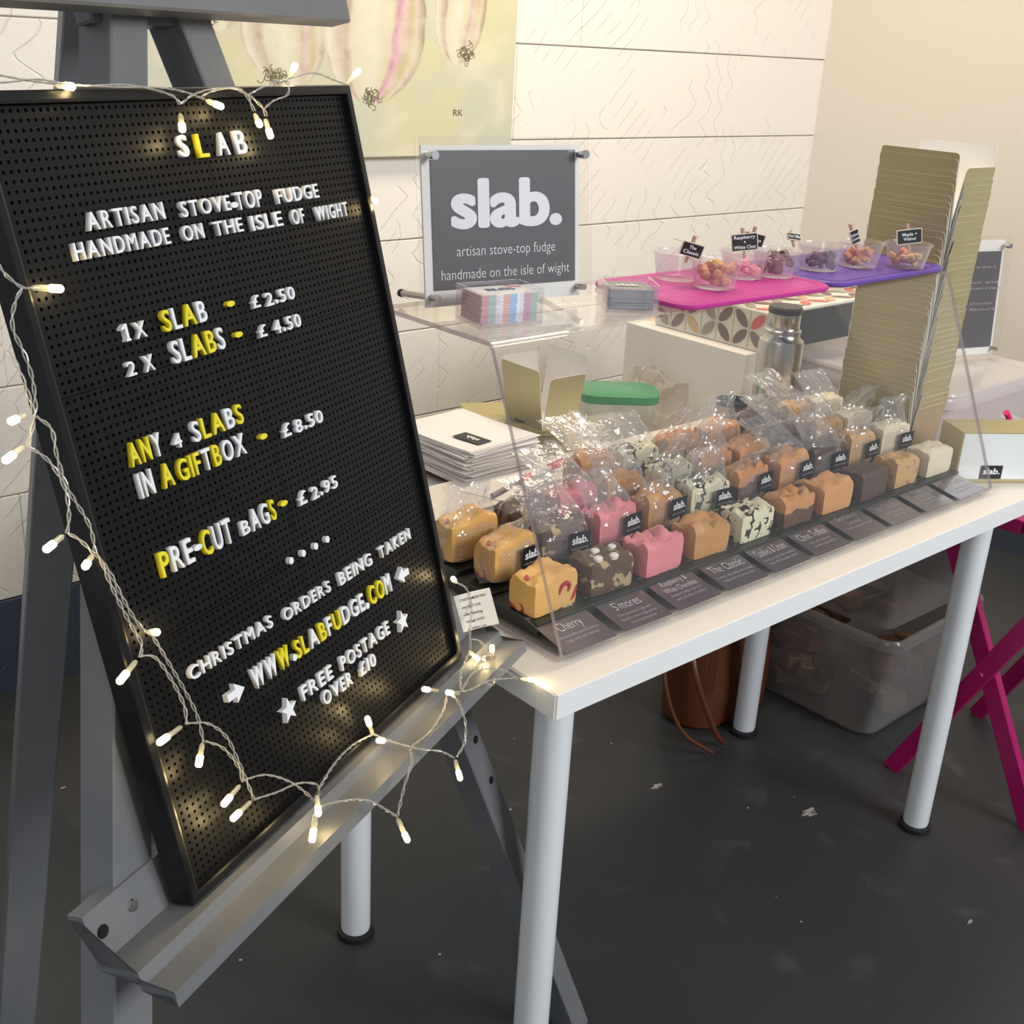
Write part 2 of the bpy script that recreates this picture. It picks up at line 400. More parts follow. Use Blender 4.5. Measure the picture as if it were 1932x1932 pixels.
for (x, y) in ((400, 25), (512, 142), (698, 182), (878, 102)):
    w = aty(x, y, YW-.0315); mb = MB()
    for k in range(34):
        a = random.uniform(0, 2*math.pi); p = w+V((math.cos(a)*random.uniform(0, .028), 0, math.sin(a)*random.uniform(0, .022))); pts = []
        a = random.uniform(0, 6.3); curl = random.choice((-1, 1))*random.uniform(.5, .9)
        for i in range(6):
            pts.append(p.copy()); p = p+V((math.cos(a), 0, math.sin(a)))*.0045; a += curl
        mb.tube([V((q.x-ptg.location.x, -.0155, q.z-ptg.location.z)) for q in pts], .0007, 4)
    mb.build('painted_roots', M_ROOT, ptg)
w = aty(852, 218, YW-.031)-ptg.location
lettering('RK', ptg, (w.x, -.0155, w.z), (1, 0, 0), (0, 0, 1), .030, .016, M_ROOT, name='signature')

# ================================================================ TABLE
TZ = .74; LX, LY = 1.214, .601
tb = thing('table', 'white rectangular table with round legs carrying the fudge display', 'table', (LX/2, LY/2, 0))
MB().box((0, 0, TZ-.017), (LX, LY, .034), bev=.0012, mi=0).build('tabletop', [M_TABLE], tb)
def edge_band():
    mb = MB()
    mb.box((0, -LY/2-.0004, TZ-.017), (LX-.003, .0009, .0312)); mb.box((-LX/2-.0004, 0, TZ-.017), (.0009, LY-.003, .0312))
    return mb.build('edge_band', M_TEDGE, tb)
edge_band()
for ix, iy in ((-1, -1), (1, -1), (1, 1), (-1, 1)):
    x, y = ix*(LX/2-.085), iy*(LY/2-.085)
    lg = MB().lathe([(.0235, .012), (.0245, .018), (.0245, .70), (.0245, .706)], 32, (x, y, 0)).build('leg', M_LEG, tb, True)
    MB().lathe([(.030, 0), (.031, .004), (.030, .010), (.024, .013)], 28, (x, y, 0)).build('foot_glide', M_BLKPL, lg, True)
    MB().lathe([(.040, .703), (.040, .706)], 28, (x, y, 0)).build('mounting_plate', M_LEG, lg, True)

# ================================================================ BACK STORAGE (low bench, cabinet)
BZ = .62
bench = thing('side_bench', 'plain white bench behind the display table, under the green lidded container', 'bench', (.65, .82, 0))
MB().box((0, 0, BZ-.015), (1.28, .38, .03), bev=.002).build('bench_top', M_TABLE, bench)
for sx in (-1, 1):
    for sy in (0, 1): MB().box((sx*.61, .02+sy*.14, (BZ-.03)/2), (.04, .04, BZ-.03), bev=.002).build('leg', M_TEDGE, bench)
bx = thing('white_carton', 'plain white carton on the side bench, beneath the paper stack', 'box', (.40, .80, BZ+.0003))
MB().box((0, 0, .048), (.66, .32, .096), bev=.002).build('carton_body', M_CARDWHITE, bx); MB().box((0, 0, .097), (.05, .32, .0008)).build('packing_tape', M_CREAMEDGE, bx)
ZC = .84
pc = atz(1453, 667, ZC); pc.x = 1.165
cab = thing('white_carton', 'upright white carton on the bench holding up the leaf patterned box', 'box', (1.206, .81, BZ+.0003))
MB().box((0, 0, (ZC-BZ)/2-.0005), (.152, .34, ZC-BZ-.001), bev=.002).build('carton_body', M_CARDWHITE, cab)
MB().box((0, 0, ZC-BZ-.0006), (.04, .34, .0006)).build('packing_tape', M_CREAMEDGE, cab)

# leaf patterned box
X0, Y0 = pc.x, max(pc.y, .625); bl, bd, bh = .46, .30, .085
px0 = thing('storage_box', 'leaf patterned storage box with dark open front, behind the thermos', 'box', (X0+bl/2, Y0+bd/2, ZC))
M_LEAFBG = mat('box_cream_print', (.76, .72, .62), .5)
mb = MB(); mb.box((0, 0, bh/2), (bl, bd, bh), bev=.002); mb.build('box_shell', M_LEAFBG, px0)
MB().box((.05, -bd/2-.002, bh/2-.002), (bl-.12, .006, bh-.010), bev=.001).build('dark_panel', mat('charcoal_opening', (.035, .035, .035), .8), px0)  # flat dark sheet on the closed face, standing in for a shaded opening
LC = [mat('leaf_brown', (.20, .13, .11), .5), mat('leaf_grey', (.33, .31, .25), .5), mat('leaf_red', (.66, .15, .11), .5), mat('leaf_orange', (.64, .42, .24), .5), mat('leaf_taupe', (.26, .18, .17), .5)]
def leaves(o, U, Wd, lu, lw, nm):
    mb = MB(); U, Wd = V(U), V(Wd); nr = U.cross(Wd)
    s = .042; nu = int(lu/s); nw = max(1, int(round(lw/s)))
    sw = lw/nw; su = lu/nu
    for i in range(nu):
        for j in range(nw):
            c0 = V(o)+U*(su*(i+.5))+Wd*(sw*(j+.5)); a = math.radians(45 if (i+j) % 2 else 135)
            d = U*math.cos(a)+Wd*math.sin(a); e = -U*math.sin(a)+Wd*math.cos(a); Lh = min(su, sw)*.60; Wh = Lh*.46; ring = []
            for k in range(16):
                t = 2*math.pi*k/16; ring.append(c0+d*(Lh*math.cos(t))+e*(Wh*math.sin(t)*abs(math.sin(t))**.3)+nr*.0009)
            mb.add(ring, [tuple(range(16))], random.choice((0, 1, 4, 1, 3, 2, 0)))
        p = V(o)+U*(su*i)+nr*.0009
        mb.add([p, p+U*.0012, p+U*.0012+Wd*lw, p+Wd*lw], [(0, 1, 2, 3)], 1)
    return mb.build(nm, LC, px0)
leaves((-bl/2, bd/2, .004), (0, -1, 0), (0, 0, 1), bd, bh-.008, 'leaf_print')
leaves((-bl/2, -bd/2, .004), (1, 0, 0), (0, 0, 1), .045, bh-.008, 'leaf_print')
leaves((-bl/2+.004, -bd/2+.004, bh), (1, 0, 0), (0, 1, 0), bl-.008, bd-.008, 'leaf_print')

# ================================================================ PLASTIC TUBS
def make_tub(name, label, cat, loc, rz, w, d, h, m, lid=None, group=None, contents=0, ccols=()):
    t = thing(name, label, cat, loc, rz, group)
    k = .86; mb = MB(); prof = [(k-.04, 0), (k, .012), (.96, h-.035), (.97, h-.033), (.97, h-.02)]
    loops = [rr(w*a, d*a, .035, z, 4) for a, z in prof]
    mb.loft(loops, True, False)
    loops2 = [[p+V((0, 0, .002)) for p in rr(w*a-.005, d*a-.005, .033, z, 4)] for a, z in prof]
    mb.loft(loops2, True, False)
    mb.build('tub_body', m, t, True)
    rim = MB().loft([rr(w*.975, d*.975, .036, h-.024, 4), rr(w, d, .038, h-.024, 4), rr(w, d, .038, h-.006, 4), rr(w*.985, d*.985, .036, h, 4), rr(w*.965, d*.965, .034, h, 4), rr(w*.965, d*.965, .034, h-.024, 4)], False, False)
    rim.build('rim', m, t, True)
    if lid: MB().loft([rr(w*.99, d*.99, .036, h+.001, 4), rr(w*1.01, d*1.01, .04, h+.004, 4), rr(w, d, .04, h+.010, 4), rr(w*.86, d*.86, .03, h+.010, 4), rr(w*.84, d*.84, .03, h+.005, 4)], True, True).build('lid', lid, t, True)
    return t
def filling(base, w, d, h, n, cols, name, label, cat, grp, rz=0, size=(.075, .045, .035)):
    for k in range(n):
        o = MB().box((0, 0, 0), (size[0]*random.uniform(.8, 1.3), size[1]*random.uniform(.8, 1.2), size[2]), bev=.004).build(name, random.choice(cols))
        lay = k//6; 
        o.location = V(base)+V((random.uniform(-w, w)/2, random.uniform(-d, d)/2, .025+lay*.042)); o.rotation_euler = (random.uniform(-.25, .25), random.uniform(-.25, .25), random.uniform(0, 3))
        tag(o, label, cat, grp)
TW, TD, TH = .42, .56, .265
ft = V((1.305, .30, 0)); tcn = V((1.50, .565, 0))
cols = [mat('wrapped_brown', (.20, .10, .06), .4), mat('wrapped_orange', (.34, .18, .09), .4), mat('wrapped_cream', (.42, .33, .26), .4)]
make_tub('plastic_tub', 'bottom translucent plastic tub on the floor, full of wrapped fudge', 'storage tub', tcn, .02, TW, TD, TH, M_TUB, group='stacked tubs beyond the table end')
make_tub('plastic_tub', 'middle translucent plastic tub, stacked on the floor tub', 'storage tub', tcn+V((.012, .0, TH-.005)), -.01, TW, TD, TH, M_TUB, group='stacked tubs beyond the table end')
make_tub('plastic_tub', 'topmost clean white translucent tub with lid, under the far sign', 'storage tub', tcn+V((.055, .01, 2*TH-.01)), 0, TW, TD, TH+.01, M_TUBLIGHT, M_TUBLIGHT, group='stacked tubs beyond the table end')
filling(tcn, .26, .40, 0, 30, cols, 'wrapped_fudge_bar', 'wrapped fudge bar lying inside the bottom tub on the floor', 'fudge', 'fudge bars inside the bottom tub')
filling(tcn+V((.01, 0, TH-.005)), .26, .40, 0, 16, cols, 'wrapped_fudge_bar', 'wrapped fudge bar lying inside the middle tub', 'fudge', 'fudge bars inside the middle tub')
# tub behind the table that carries the green lidded container
ZG = BZ+.0005
lidA = atz(1166, 733, ZG+.17)
cw, cdp, ch = .155, .105, .160
gc = thing('food_container', 'clear food container with green snap lid behind the table', 'container', (lidA.x, lidA.y, ZG), -.66)
mb = MB(); mb.loft([rr(cw*.84, cdp*.84, .02, 0, 4), rr(cw*.97, cdp*.97, .025, ch, 4)], True, False); mb.build('container_body', M_CONT, gc, True)
MB().loft([rr(cw, cdp, .028, ch-.008, 3), rr(cw*1.03, cdp*1.03, .03, ch, 3), rr(cw*1.03, cdp*1.03, .03, ch+.008, 3), rr(cw*.92, cdp*.92, .026, ch+.011, 3)], True, True).build('lid', M_GREEN, gc, True)
def crumple(name, label, cat, loc, w, d, h, m, seed, group=None):
    mb = MB(); n = 18; nv = 12; loops = []
    for i in range(nv+1):
        ph = math.pi*(.06+.88*i/nv)-math.pi/2; lp = []
        for k in range(n):
            a = 2*math.pi*k/n; dv = V((math.cos(a)*math.cos(ph), math.sin(a)*math.cos(ph), math.sin(ph)))
            q = 1+.55*noise.noise(dv*2.3+V((seed, 0, 0)))+.25*noise.noise(dv*6+V((0, seed, 0)))
            lp.append(V((dv.x*w*q, dv.y*d*q, (dv.z*.5+.5)*h*max(.6, q))))
        loops.append(lp)
    mb.loft(loops); o = mb.build(name, m); o.location = loc; return tag(o, label, cat, group)
M_CRUM = clear('crumpled_film', (.9, .88, .84), .12, 1.5, .30, (.72, .66, .58), bump=(30, .8, .01))
pz = atz(1225, 812, .62)
crumple('crumpled_bag', 'crumpled clear plastic bag heaped right of the green lidded container', 'plastic bag', (pz.x-.01, min(.90, pz.y), ZG), .075, .09, .12, M_CRUM, 3)
pz = atz(1300, 795, .62)
crumple('crumpled_bag', 'low crumpled plastic bag nearest the steel cup', 'plastic bag', (pz.x, min(.90, pz.y), ZG), .055, .08, .08, M_CRUM, 9)

# ================================================================ ACRYLIC SNEEZE GUARD
gx0, gx1 = .052, 1.060
ac = thing('acrylic_display_guard', 'clear acrylic sneeze guard bent over the fudge bars', 'display guard', (0, 0, 0))
def bent(path, t=.006):
    """path in (y,z); returns offset closed outline of constant thickness"""
    pts = [V((p[0], p[1])) for p in path]; outl, inn = [], []
    for i, p in enumerate(pts):
        a = pts[max(i-1, 0)]; b = pts[min(i+1, len(pts)-1)]; d = (b-a).normalized(); nn = V((-d.y, d.x))
        outl.append(p); inn.append(p+nn*t)
    return outl, inn
def arc2(p, a, b, r, n=6):
    """rounded corner at p between a and b"""
    p, a, b = V(p), V(a), V(b); da = (a-p).normalized(); db = (b-p).normalized(); half = math.acos(max(-1, min(1, da.dot(db))))/2
    tl = r/math.tan(half); bis = (da+db).normalized(); c = p+bis*(r/math.sin(half)); A = p+da*tl; B = p+db*tl
    a0 = math.atan2((A-c).y, (A-c).x); a1 = math.atan2((B-c).y, (B-c).x)
    while a1-a0 > math.pi: a1 -= 2*math.pi
    while a1-a0 < -math.pi: a1 += 2*math.pi
    return [(c.x+r*math.cos(a0+(a1-a0)*k/n), c.y+r*math.sin(a0+(a1-a0)*k/n)) for k in range(n+1)]
B0, F0, T0, E0 = (.415, .7405), (.040, .7405), (.196, 1.092), (.415, 1.092)
path = [B0]+arc2(F0, B0, T0, .010)+arc2(T0, F0, E0, .016)+[E0]
o_, i_ = bent(path, -.006)
n = len(o_); vs = []; 
for x in (gx0, gx1):
    for p in o_: vs.append((x, p.x, p.y))
    for p in i_: vs.append((x, p.x, p.y))
fs, mi = [], []
for k in range(n-1):
    fs.append((k, k+1, 2*n+k+1, 2*n+k)); mi.append(0)
    fs.append((n+k, 3*n+k, 3*n+k+1, n+k+1)); mi.append(0)
    fs.append((k, n+k, n+k+1, k+1)); mi.append(1)
    fs.append((2*n+k, 2*n+k+1, 3*n+k+1, 3*n+k)); mi.append(1)
for k in (0, n-1): fs.append((k, n+k, 3*n+k, 2*n+k)); mi.append(1)
mb = MB(); mb.v = vs; mb.f = fs; mb.mi = mi
M_AEDGE = clear('acrylic_cut_edge', (.78, .70, .74), .25, 1.5, .55, (.60, .52, .56))
mb.build('bent_sheet', [M_ACR, M_AEDGE], ac, False)

# ================================================================ STEPPED TRAY, BARS, CARDS
SX0, SX1 = .066, 1.055; ZA = .7466
tr = thing('display_tray', 'long black stepped tray inside the acrylic guard, under the fudge', 'tray', ((SX0+SX1)/2, 0, ZA))
tl = SX1-SX0
STEP = [(.106, .198, .0165), (.198, .262, .0200), (.262, .325, .028), (.325, .395, .038)]
for y0, y1, hh in STEP: MB().box((0, (y0+y1)/2, hh/2), (tl, y1-y0-.0006, hh), bev=.0012).build('step', M_SLATE, tr)
ZS = ZA+STEP[0][2]

def two_tone(name, build):
    m, N, L, b = nodes_of(name, .45); nb = NB(m.node_tree); tc = N.new('ShaderNodeTexCoord'); P_ = tc.outputs['Object']
    sp = N.new('ShaderNodeSeparateXYZ'); L.new(P_, sp.inputs[0]); L.new(build(nb, P_, sp.outputs), b.inputs['Base Color'])
    bp = N.new('ShaderNodeBump'); bp.inputs['Strength'].default_value = .45; bp.inputs['Distance'].default_value = .0015
    L.new(nb.noise(P_, 90, 4), bp.inputs['Height']); L.new(bp.outputs[0], b.inputs['Normal']); b.inputs['Subsurface Weight'].default_value = .0
    return m
FUDGE = {
 'cherry': two_tone('cherry_fudge', lambda nb, P, s: nb.mix(nb.smooth(nb.noise(P, 26, 1, .8), .60, .62), nb.mix(nb.noise(P, 60, 2), (.76, .42, .11), (.84, .50, .18)), (.45, .04, .03))),
 'smores': two_tone('smores_fudge', lambda nb, P, s: nb.mix(nb.smooth(nb.noise(P, 46, 2), .575, .60), nb.mix(nb.noise(P, 70, 3), (.085, .045, .030), (.16, .095, .065)), (.48, .36, .20))),
 'raspberry': two_tone('raspberry_fudge', lambda nb, P, s: nb.mix(nb.noise(P, 40, 2), (.80, .25, .27), (.86, .32, .35))),
 'classic': two_tone('classic_fudge', lambda nb, P, s: nb.mix(nb.noise(P, 40, 2), (.56, .28, .09), (.64, .34, .13))),
 'cookies': two_tone('cookies_fudge', lambda nb, P, s: nb.mix(nb.smooth(nb.noise(P, 80, 1, .8), .57, .59), (.80, .76, .52), (.035, .028, .020))),
 'choctoffee': two_tone('choc_toffee_fudge', lambda nb, P, s: nb.mix(nb.smooth(nb.m('ADD', s[2], nb.m('MULTIPLY', nb.noise(P, 14, 2, 1.), .035)), .040, .043), (.14, .075, .05), (.64, .31, .12))),
 'seasalt': two_tone('sea_salted_fudge', lambda nb, P, s: nb.mix(nb.noise(P, 45, 3), (.66, .31, .10), (.74, .40, .18))),
 'dark': two_tone('dark_chocolate_fudge', lambda nb, P, s: nb.mix(nb.noise(P, 45, 2), (.095, .058, .048), (.12, .075, .06))),
 'maple': two_tone('maple_walnut_fudge', lambda nb, P, s: nb.mix(nb.smooth(nb.noise(P, 120, 2), .62, .68), nb.mix(nb.noise(P, 40, 2), (.62, .36, .15), (.70, .45, .21)), (.40, .20, .07))),
 'white': two_tone('white_chocolate_fudge', lambda nb, P, s: nb.mix(nb.noise(P, 40, 2), (.82, .70, .48), (.86, .76, .56))),
}
FN = list(FUDGE)
DESC = {'cherry': 'yellow cherry', 'smores': 'brown nutty s\'mores', 'raspberry': 'pink raspberry', 'classic': 'golden classic', 'cookies': 'black speckled cream', 'choctoffee': 'two-tone chocolate toffee', 'seasalt': 'orange sea-salted caramel', 'dark': 'plain dark chocolate', 'maple': 'tan maple walnut', 'white': 'cream white chocolate'}
def fudge_mesh(seed, w=.076, d=.046, h=.047, top=.008, slant=.0, lump=1.0, hump=0):
    mb = MB(); nx, ny, nz = 16, 10, 8
    def P(a, b, c):
        # a,b,c in -1..1 ; superellipse-ish rounding
        x, y, z = a*w/2, b*d/2, (c+1)/2*h
        ex = max(abs(a), 0)**6; ey = max(abs(b), 0)**6; ez = abs(c)**6
        rr_ = .0014
        x -= math.copysign(rr_, a)*(ey+ez)*.5*ex; y -= math.copysign(rr_, b)*(ex+ez)*.5*ey
        if c < 0: z += rr_*(ex+ey)*.5*ez
        t = max(0, c) ** 2
        q = V((x*48+seed*7, y*40, 0))
        ridge = abs(noise.noise(q*1.0))*2.0
        z += t*((min(ridge,1.0)-.45)*top*lump*.8 + slant*a + .003*noise.noise(q*3) - .003*(ex+ey) + hump*math.exp(-((a-.35)/.35)**2))
        nn = noise.noise(V((x, y, z))*120+V((seed, seed, 0)))*.0007
        x *= 1-.06*max(0, c)*0+(-.04*(c < 0)*abs(c))
        return V((x+nn, y+nn, z))
    def face(f, n1, n2, flip):
        vs = [f(-1+2*i/n1, -1+2*j/n2) for i in range(n1+1) for j in range(n2+1)]; fs = []
        for i in range(n1):
            for j in range(n2):
                k = i*(n2+1)+j; q = (k, k+n2+1, k+n2+2, k+1); fs.append(q[::-1] if flip else q)
        mb.add(vs, fs)
    face(lambda a, b: P(a, b, 1), nx, ny, False); face(lambda a, b: P(a, b, -1), nx, ny, True)
    face(lambda a, c: P(a, -1, c), nx, nz, False); face(lambda a, c: P(a, 1, c), nx, nz, True)
    face(lambda b, c: P(-1, b, c), ny, nz, True); face(lambda b, c: P(1, b, c), ny, nz, False)
    return mb
GAP = (1.005-.108)/9
BARX = [.107+GAP*k for k in range(10)]
BMESH = {}
TAILS = ['leftmost in the front row', 'second in the front row', 'third in the front row', 'fourth in the front row', 'fifth in the front row', 'sixth in the front row', 'seventh in the front row', 'eighth in the front row', 'ninth in the front row', 'far right end of the front row']
for k, f in enumerate(FN):
    kw = {'cherry': dict(hump=.010, top=.006), 'smores': dict(top=.010), 'raspberry': dict(top=.012, hump=.004), 'classic': dict(top=.013), 'cookies': dict(top=.008), 'choctoffee': dict(top=.011), 'seasalt': dict(top=.007, hump=.004), 'dark': dict(top=.003), 'maple': dict(top=.008, slant=-.002), 'white': dict(top=.004)}[f]
    mb = fudge_mesh(k+1, **kw)
    t = thing('fudge_bar', '%s fudge bar, %s' % (DESC[f], TAILS[k]), 'fudge', (BARX[k], .141+random.uniform(-.002, .002), ZS), [.05, -.03, .04, .0, .02, .02, -.02, .02, .05, -.02][k], 'unwrapped fudge bars in the front row')
    mb.cur = 0
    slab = mb.build('fudge_block', FUDGE[f], t, True); BMESH[f] = slab.data
    try: slab.data.set_sharp_from_angle(angle=math.radians(50))
    except Exception: pass
    if f == 'smores':
        mm = mat('marshmallow', (.84, .80, .72), .6)
        for (x, y) in ((-.018, -.012), (.006, -.016), (-.005, .008), (.024, .006)): MB().loft([rr(.011, .008, .003, .043, 3, x, y), rr(.013, .010, .004, .048, 3, x, y), rr(.010, .007, .003, .0500, 3, x, y)]).build('marshmallow_piece', mm, t, True)
    if f == 'cherry':
        mm = mat('cherry_swirl', (.42, .03, .03), .35)
        pts = catmull([(.004, -.0238, .022), (.007, -.0238, .032), (.015, -.0238, .035), (.021, -.0238, .031), (.020, -.0238, .022)], .001)
        MB().tube(pts, [.0008+.0022*math.sin(math.pi*i/(len(pts)-1)) for i in range(len(pts))], 6).build('cherry_piece', mm, t, True)
# cards
CARDS = [('Cherry', None, ['Delicious silky smooth cherry', 'fudge with real cherries']), ("S'mores", None, ['Rich chocolate fudge with', 'biscuits, mini fudge pieces', '& mini marshmallows']),
 ('Raspberry &', 'White Chocolate', ['Raspberry fudge made with', 'swirls of white chocolate']), ('The Classic', None, ['Creamy, silky, melt-in-the-mouth', 'fudge made with Jersey cream']),
 ('Cookies & Cream', None, ['Creamy, crunchy white chocolate', 'fudge with chocolate cookies']), ('Choc Toffee', None, ['Rich, soft toffee and', 'chocolate fudge marbled']),
 ('Sea-Salted', 'Caramel', ['Smooth caramel with sea salt']), ('Salted Chocolate', None, ['Rich chocolate and', 'sea salt fudge']), ('Maple', '& Walnut', ['Smooth maple fudge', 'with crunchy walnuts']), ('White Chocolate', None, ['Creamy, smooth white chocolate', 'fudge made with vanilla'])]
cu = V((0, .078, .016)).normalized(); cr_ = V((1, 0, 0))
CW, CHH = .085, .079
for k, (a, a2, lines) in enumerate(CARDS):
    cx = .112-.006+GAP*k*1.003
    nm = a + (' ' + a2 if a2 else '')
    t = thing('flavour_card', 'dark flavour card reading %s, propped in front of the %s bar' % (nm, FN[k] if FN[k] != 'choctoffee' else 'toffee'), 'sign', (cx, .050, ZA+.0008), [.0, -.02, .01, -.015, .01, 0, -.01, .01, .0, .01][k], 'flavour cards along the front of the guard')
    M_ = Matrix((cr_, cu, cr_.cross(cu))).transposed()
    MB().box(cu*CHH/2+V((0, 0, .0003)), (CW, CHH, .0008), M_, bev=.0002).build('card', M_CARD, t)
    lettering('slab.', t, cr_*.016+cu*(CHH-.013)+V((0, 0, .0008)), cr_, cu, .022, .0105, M_PRINT, .0, bold=.03)
    if a2:
        lettering(a, t, cr_*0+cu*.047+V((0, 0, .0008)), cr_, cu, min(.05, .0052*len(a)), .0105, M_PRINT2 if k > 5 else M_PRINT, -.012, center=True)
        lettering(a2, t, cr_*0+cu*.033+V((0, 0, .0008)), cr_, cu, min(.062, .0052*len(a2)), .0105, M_PRINT2 if k > 5 else M_PRINT, -.012, center=True)
    else: lettering(a, t, cr_*0+cu*.036+V((0, 0, .0008)), cr_, cu, min(.066, .0066*len(a)), .0165, M_PRINT2 if k > 5 else M_PRINT, -.014, center=True)
    for i, l in enumerate(lines): lettering(l, t, cr_*0+cu*(.0245-.0085*i)+V((0, 0, .0008)), cr_, cu, min(.074, .0023*len(l)), .0052, M_PRINT2, 0, center=True)

# ================================================================ CELLOPHANE BAGS
def film_mesh(seed, w=.088, h=.125, dep=.050, fold=0):
    mb = MB(); nx, nz = 14, 20
    for side in (-1, 1):
        vs = []
        for j in range(nz+1):
            t = j/nz
            for i in range(nx+1):
                s = -1+2*i/nx
                full = (1-abs(s)**5)*.5
                dz = dep*full*(1 if t < .40 else max(.04, 1-((t-.40)/.32)**1.1) if t < .72 else .04)
                if t < .05: dz *= (t/.05)**.5
                wid = w/2*(1+.05*math.sin(t*9+seed)-.10*max(0, t-.5)*(seed % 3 == 0))
                c = noise.noise(V((s*2.2, t*3.2, seed*3.1+side)))*.010*(0.25+min(1, max(0, (t-.35)*3)))
                c2 = noise.noise(V((s*5, t*7, seed*1.7)))*.006*min(1, max(0.1, (t-.4)*2.5))
                z = t*h+.004*noise.noise(V((s*2, 0, seed)))*t
                y = side*dz+c+c2+fold*max(0, t-.55)**1.4*.25
                vs.append((s*wid+.004*noise.noise(V((t*4, s, seed))), y if abs(s) < .999 else c+c2+fold*max(0, t-.55)**1.4*.25, z))
        fs = []
        for j in range(nz):
            for i in range(nx):
                k = j*(nx+1)+i; q = (k, k+1, k+nx+2, k+nx+1); fs.append(q if side < 0 else q[::-1])
        mb.add(vs, fs)
    return mb
FILMS = []
for s in range(5):
    o = film_mesh(s+1, fold=(-.6, .5, 0, .9, -.3)[s], h=(.100, .094, .104, .097, .106)[s]).build('film', M_BAG); FILMS.append(o.data); D.objects.remove(o)
slab_me = None
def make_bag(f, x, y, z, rz, s, sticker, rowname, near):
    t = thing('fudge_bag', 'clear bag of %s fudge, %s' % (DESC[f], rowname), 'bag of fudge', (x, y, z+.0012), rz, 'cellophane bags of fudge on the tray steps')
    fb = link('fudge_piece', BMESH[f], t, (0, .0, .004)); fb.scale = (1.04, .84, 1.04+.12*random.random())
    link('cellophane', FILMS[s], t)
    if sticker:
        yy = -.029; sx_, sz_ = .019+random.uniform(-.003, .003), .032+random.uniform(-.003, .003)
        st = MB().box((sx_, yy, sz_), (.036, .0008, .030), bev=.0002).build('sticker', M_BLKPL, t)
        lettering('slab.', st, (sx_, yy-.0006, sz_-.001), (1, 0, 0), (0, 0, 1), .027, .0115, M_PRINT, 0, center=True, bold=.035)
        lettering('artisan stove-top fudge', st, (sx_, yy-.0006, sz_-.009), (1, 0, 0), (0, 0, 1), .030, .003, M_PRINT2, 0, center=True)
    return t
ROWS = [(.231, STEP[1][2], 'in the row directly behind the unwrapped bars', 0, 10), (.294, STEP[2][2], 'in the middle row of bags', 0, 10), (.362, STEP[3][2], 'in the rearmost row of bags', 3, 10)]
for r, (yy, hh, nm, a, b) in enumerate(ROWS):
    for k in range(a, b):
        make_bag(FN[k], BARX[k]+random.uniform(-.006, .006)+(.008 if r == 0 else -.006), yy, ZA+hh, random.uniform(-.10, .10), (k*3+r*2) % 5, r == 0, nm, k)

# ================================================================ THINGS ON TOP OF THE GUARD
ZT = 1.0925
def top(x, y, z=ZT): return atz(x, y, z)
# cutting mats
def mat_board(name, label, cx, cy, w, d, rz, m, mg):
    t = thing(name, label, 'cutting mat', (cx, cy, ZT), rz)
    MB().loft([rr(w-.004, d-.004, .034, .0002, 8), rr(w, d, .036, .002, 8), rr(w, d, .036, .006, 8), rr(w-.004, d-.004, .034, .0075, 8)]).build('mat_body', m, t, True)
    g = MB().loft([rr(w-.022, d-.022, .026, .0076, 8), rr(w-.022, d-.022, .026, .0079, 8), rr(w-.030, d-.030, .023, .0079, 8), rr(w-.030, d-.030, .023, .0076, 8)], False, False); g.build('groove', mg, t)
    MB().loft([rr(.05, .012, .0055, .0076, 5, -w/2+.035, 0), rr(.05, .012, .0055, .0080, 5, -w/2+.035, 0)]).build('handle_slot', mg, t)
    return t
mat_board('cutting_mat', 'bright pink plastic cutting mat under the left sample pots', .555, .287, .335, .195, -.03, M_PINKMAT, M_PINKD)
mat_board('cutting_mat', 'purple plastic cutting mat under the right sample pots', .893, .292, .335, .195, .02, M_PURP, M_PURPD)
ZM = ZT+.0079
# pots
PR, PH = .0345, .040
potd = MB().lathe([(.0275, .0), (.029, .001), (.0360, PH-.004), (.0385, PH-.003), (.0392, PH-.001), (.0385, PH), (.0358, PH-.001), (.0285, .002)], 36, cap1=False)
def make_pot(label, px_, py_, fcol, n, fill):
    q = atz(px_, py_-6, ZM)
    t = thing('sample_pot', label, 'pot', (q.x, q.y, ZM), 0, 'small clear sample pots on the cutting mats')
    if 'me' not in make_pot.__dict__: make_pot.me = potd.build('pot_wall', M_POT, t, True).data
    else: link('pot_wall', make_pot.me, t)
    for k in range(n):
        s = random.uniform(.008, .0125); a = random.uniform(0, 6.3); lay = k/max(1, n); zz = .003+fill*lay
        R_ = (.021+.006*lay)*math.sqrt(random.random()) if lay < .8 else .018*random.random()
        o = MB().box((0, 0, 0), (s*1.2, s, s*.9), bev=.0022).build('fudge_crumb', random.choice(fcol))
        M_ = Matrix.Translation((q.x+R_*math.cos(a), q.y+R_*math.sin(a), ZM+zz+s*.45)) @ Matrix.Rotation(random.uniform(0, 3), 4, V((random.random(), random.random(), 1)).normalized())
        o.matrix_world = M_; tag(o, 'broken piece of sample fudge in the %s' % label.split(',')[0].replace('clear ', ''), 'fudge', 'fudge crumbs in the %s' % label.split(',')[0])
    return q
F = FUDGE
POTS = [('clear pot of golden fudge pieces, nearest the card holders', 1347, 548, [F['classic'], F['seasalt']], 34, .026), ('clear pot of pink fudge pieces, behind the golden one', 1400, 529, [F['raspberry']], 16, .010),
 ('clear pot of dark brown pieces, right end of the pink mat', 1459, 526, [F['smores'], F['dark']], 32, .026), ('clear pot of nearly black pieces, left end of purple mat', 1543, 514, [F['dark']], 20, .016),
 ('clear pot of reddish caramel pieces, middle of purple mat', 1618, 508, [F['seasalt'], F['classic']], 26, .020), ('clear pot of tan maple pieces, right end of purple mat', 1708, 510, [F['maple'], F['classic']], 20, .016),
 ('empty clear pot, left end of the pink mat', 1275, 532, [F['raspberry']], 0, 0)]
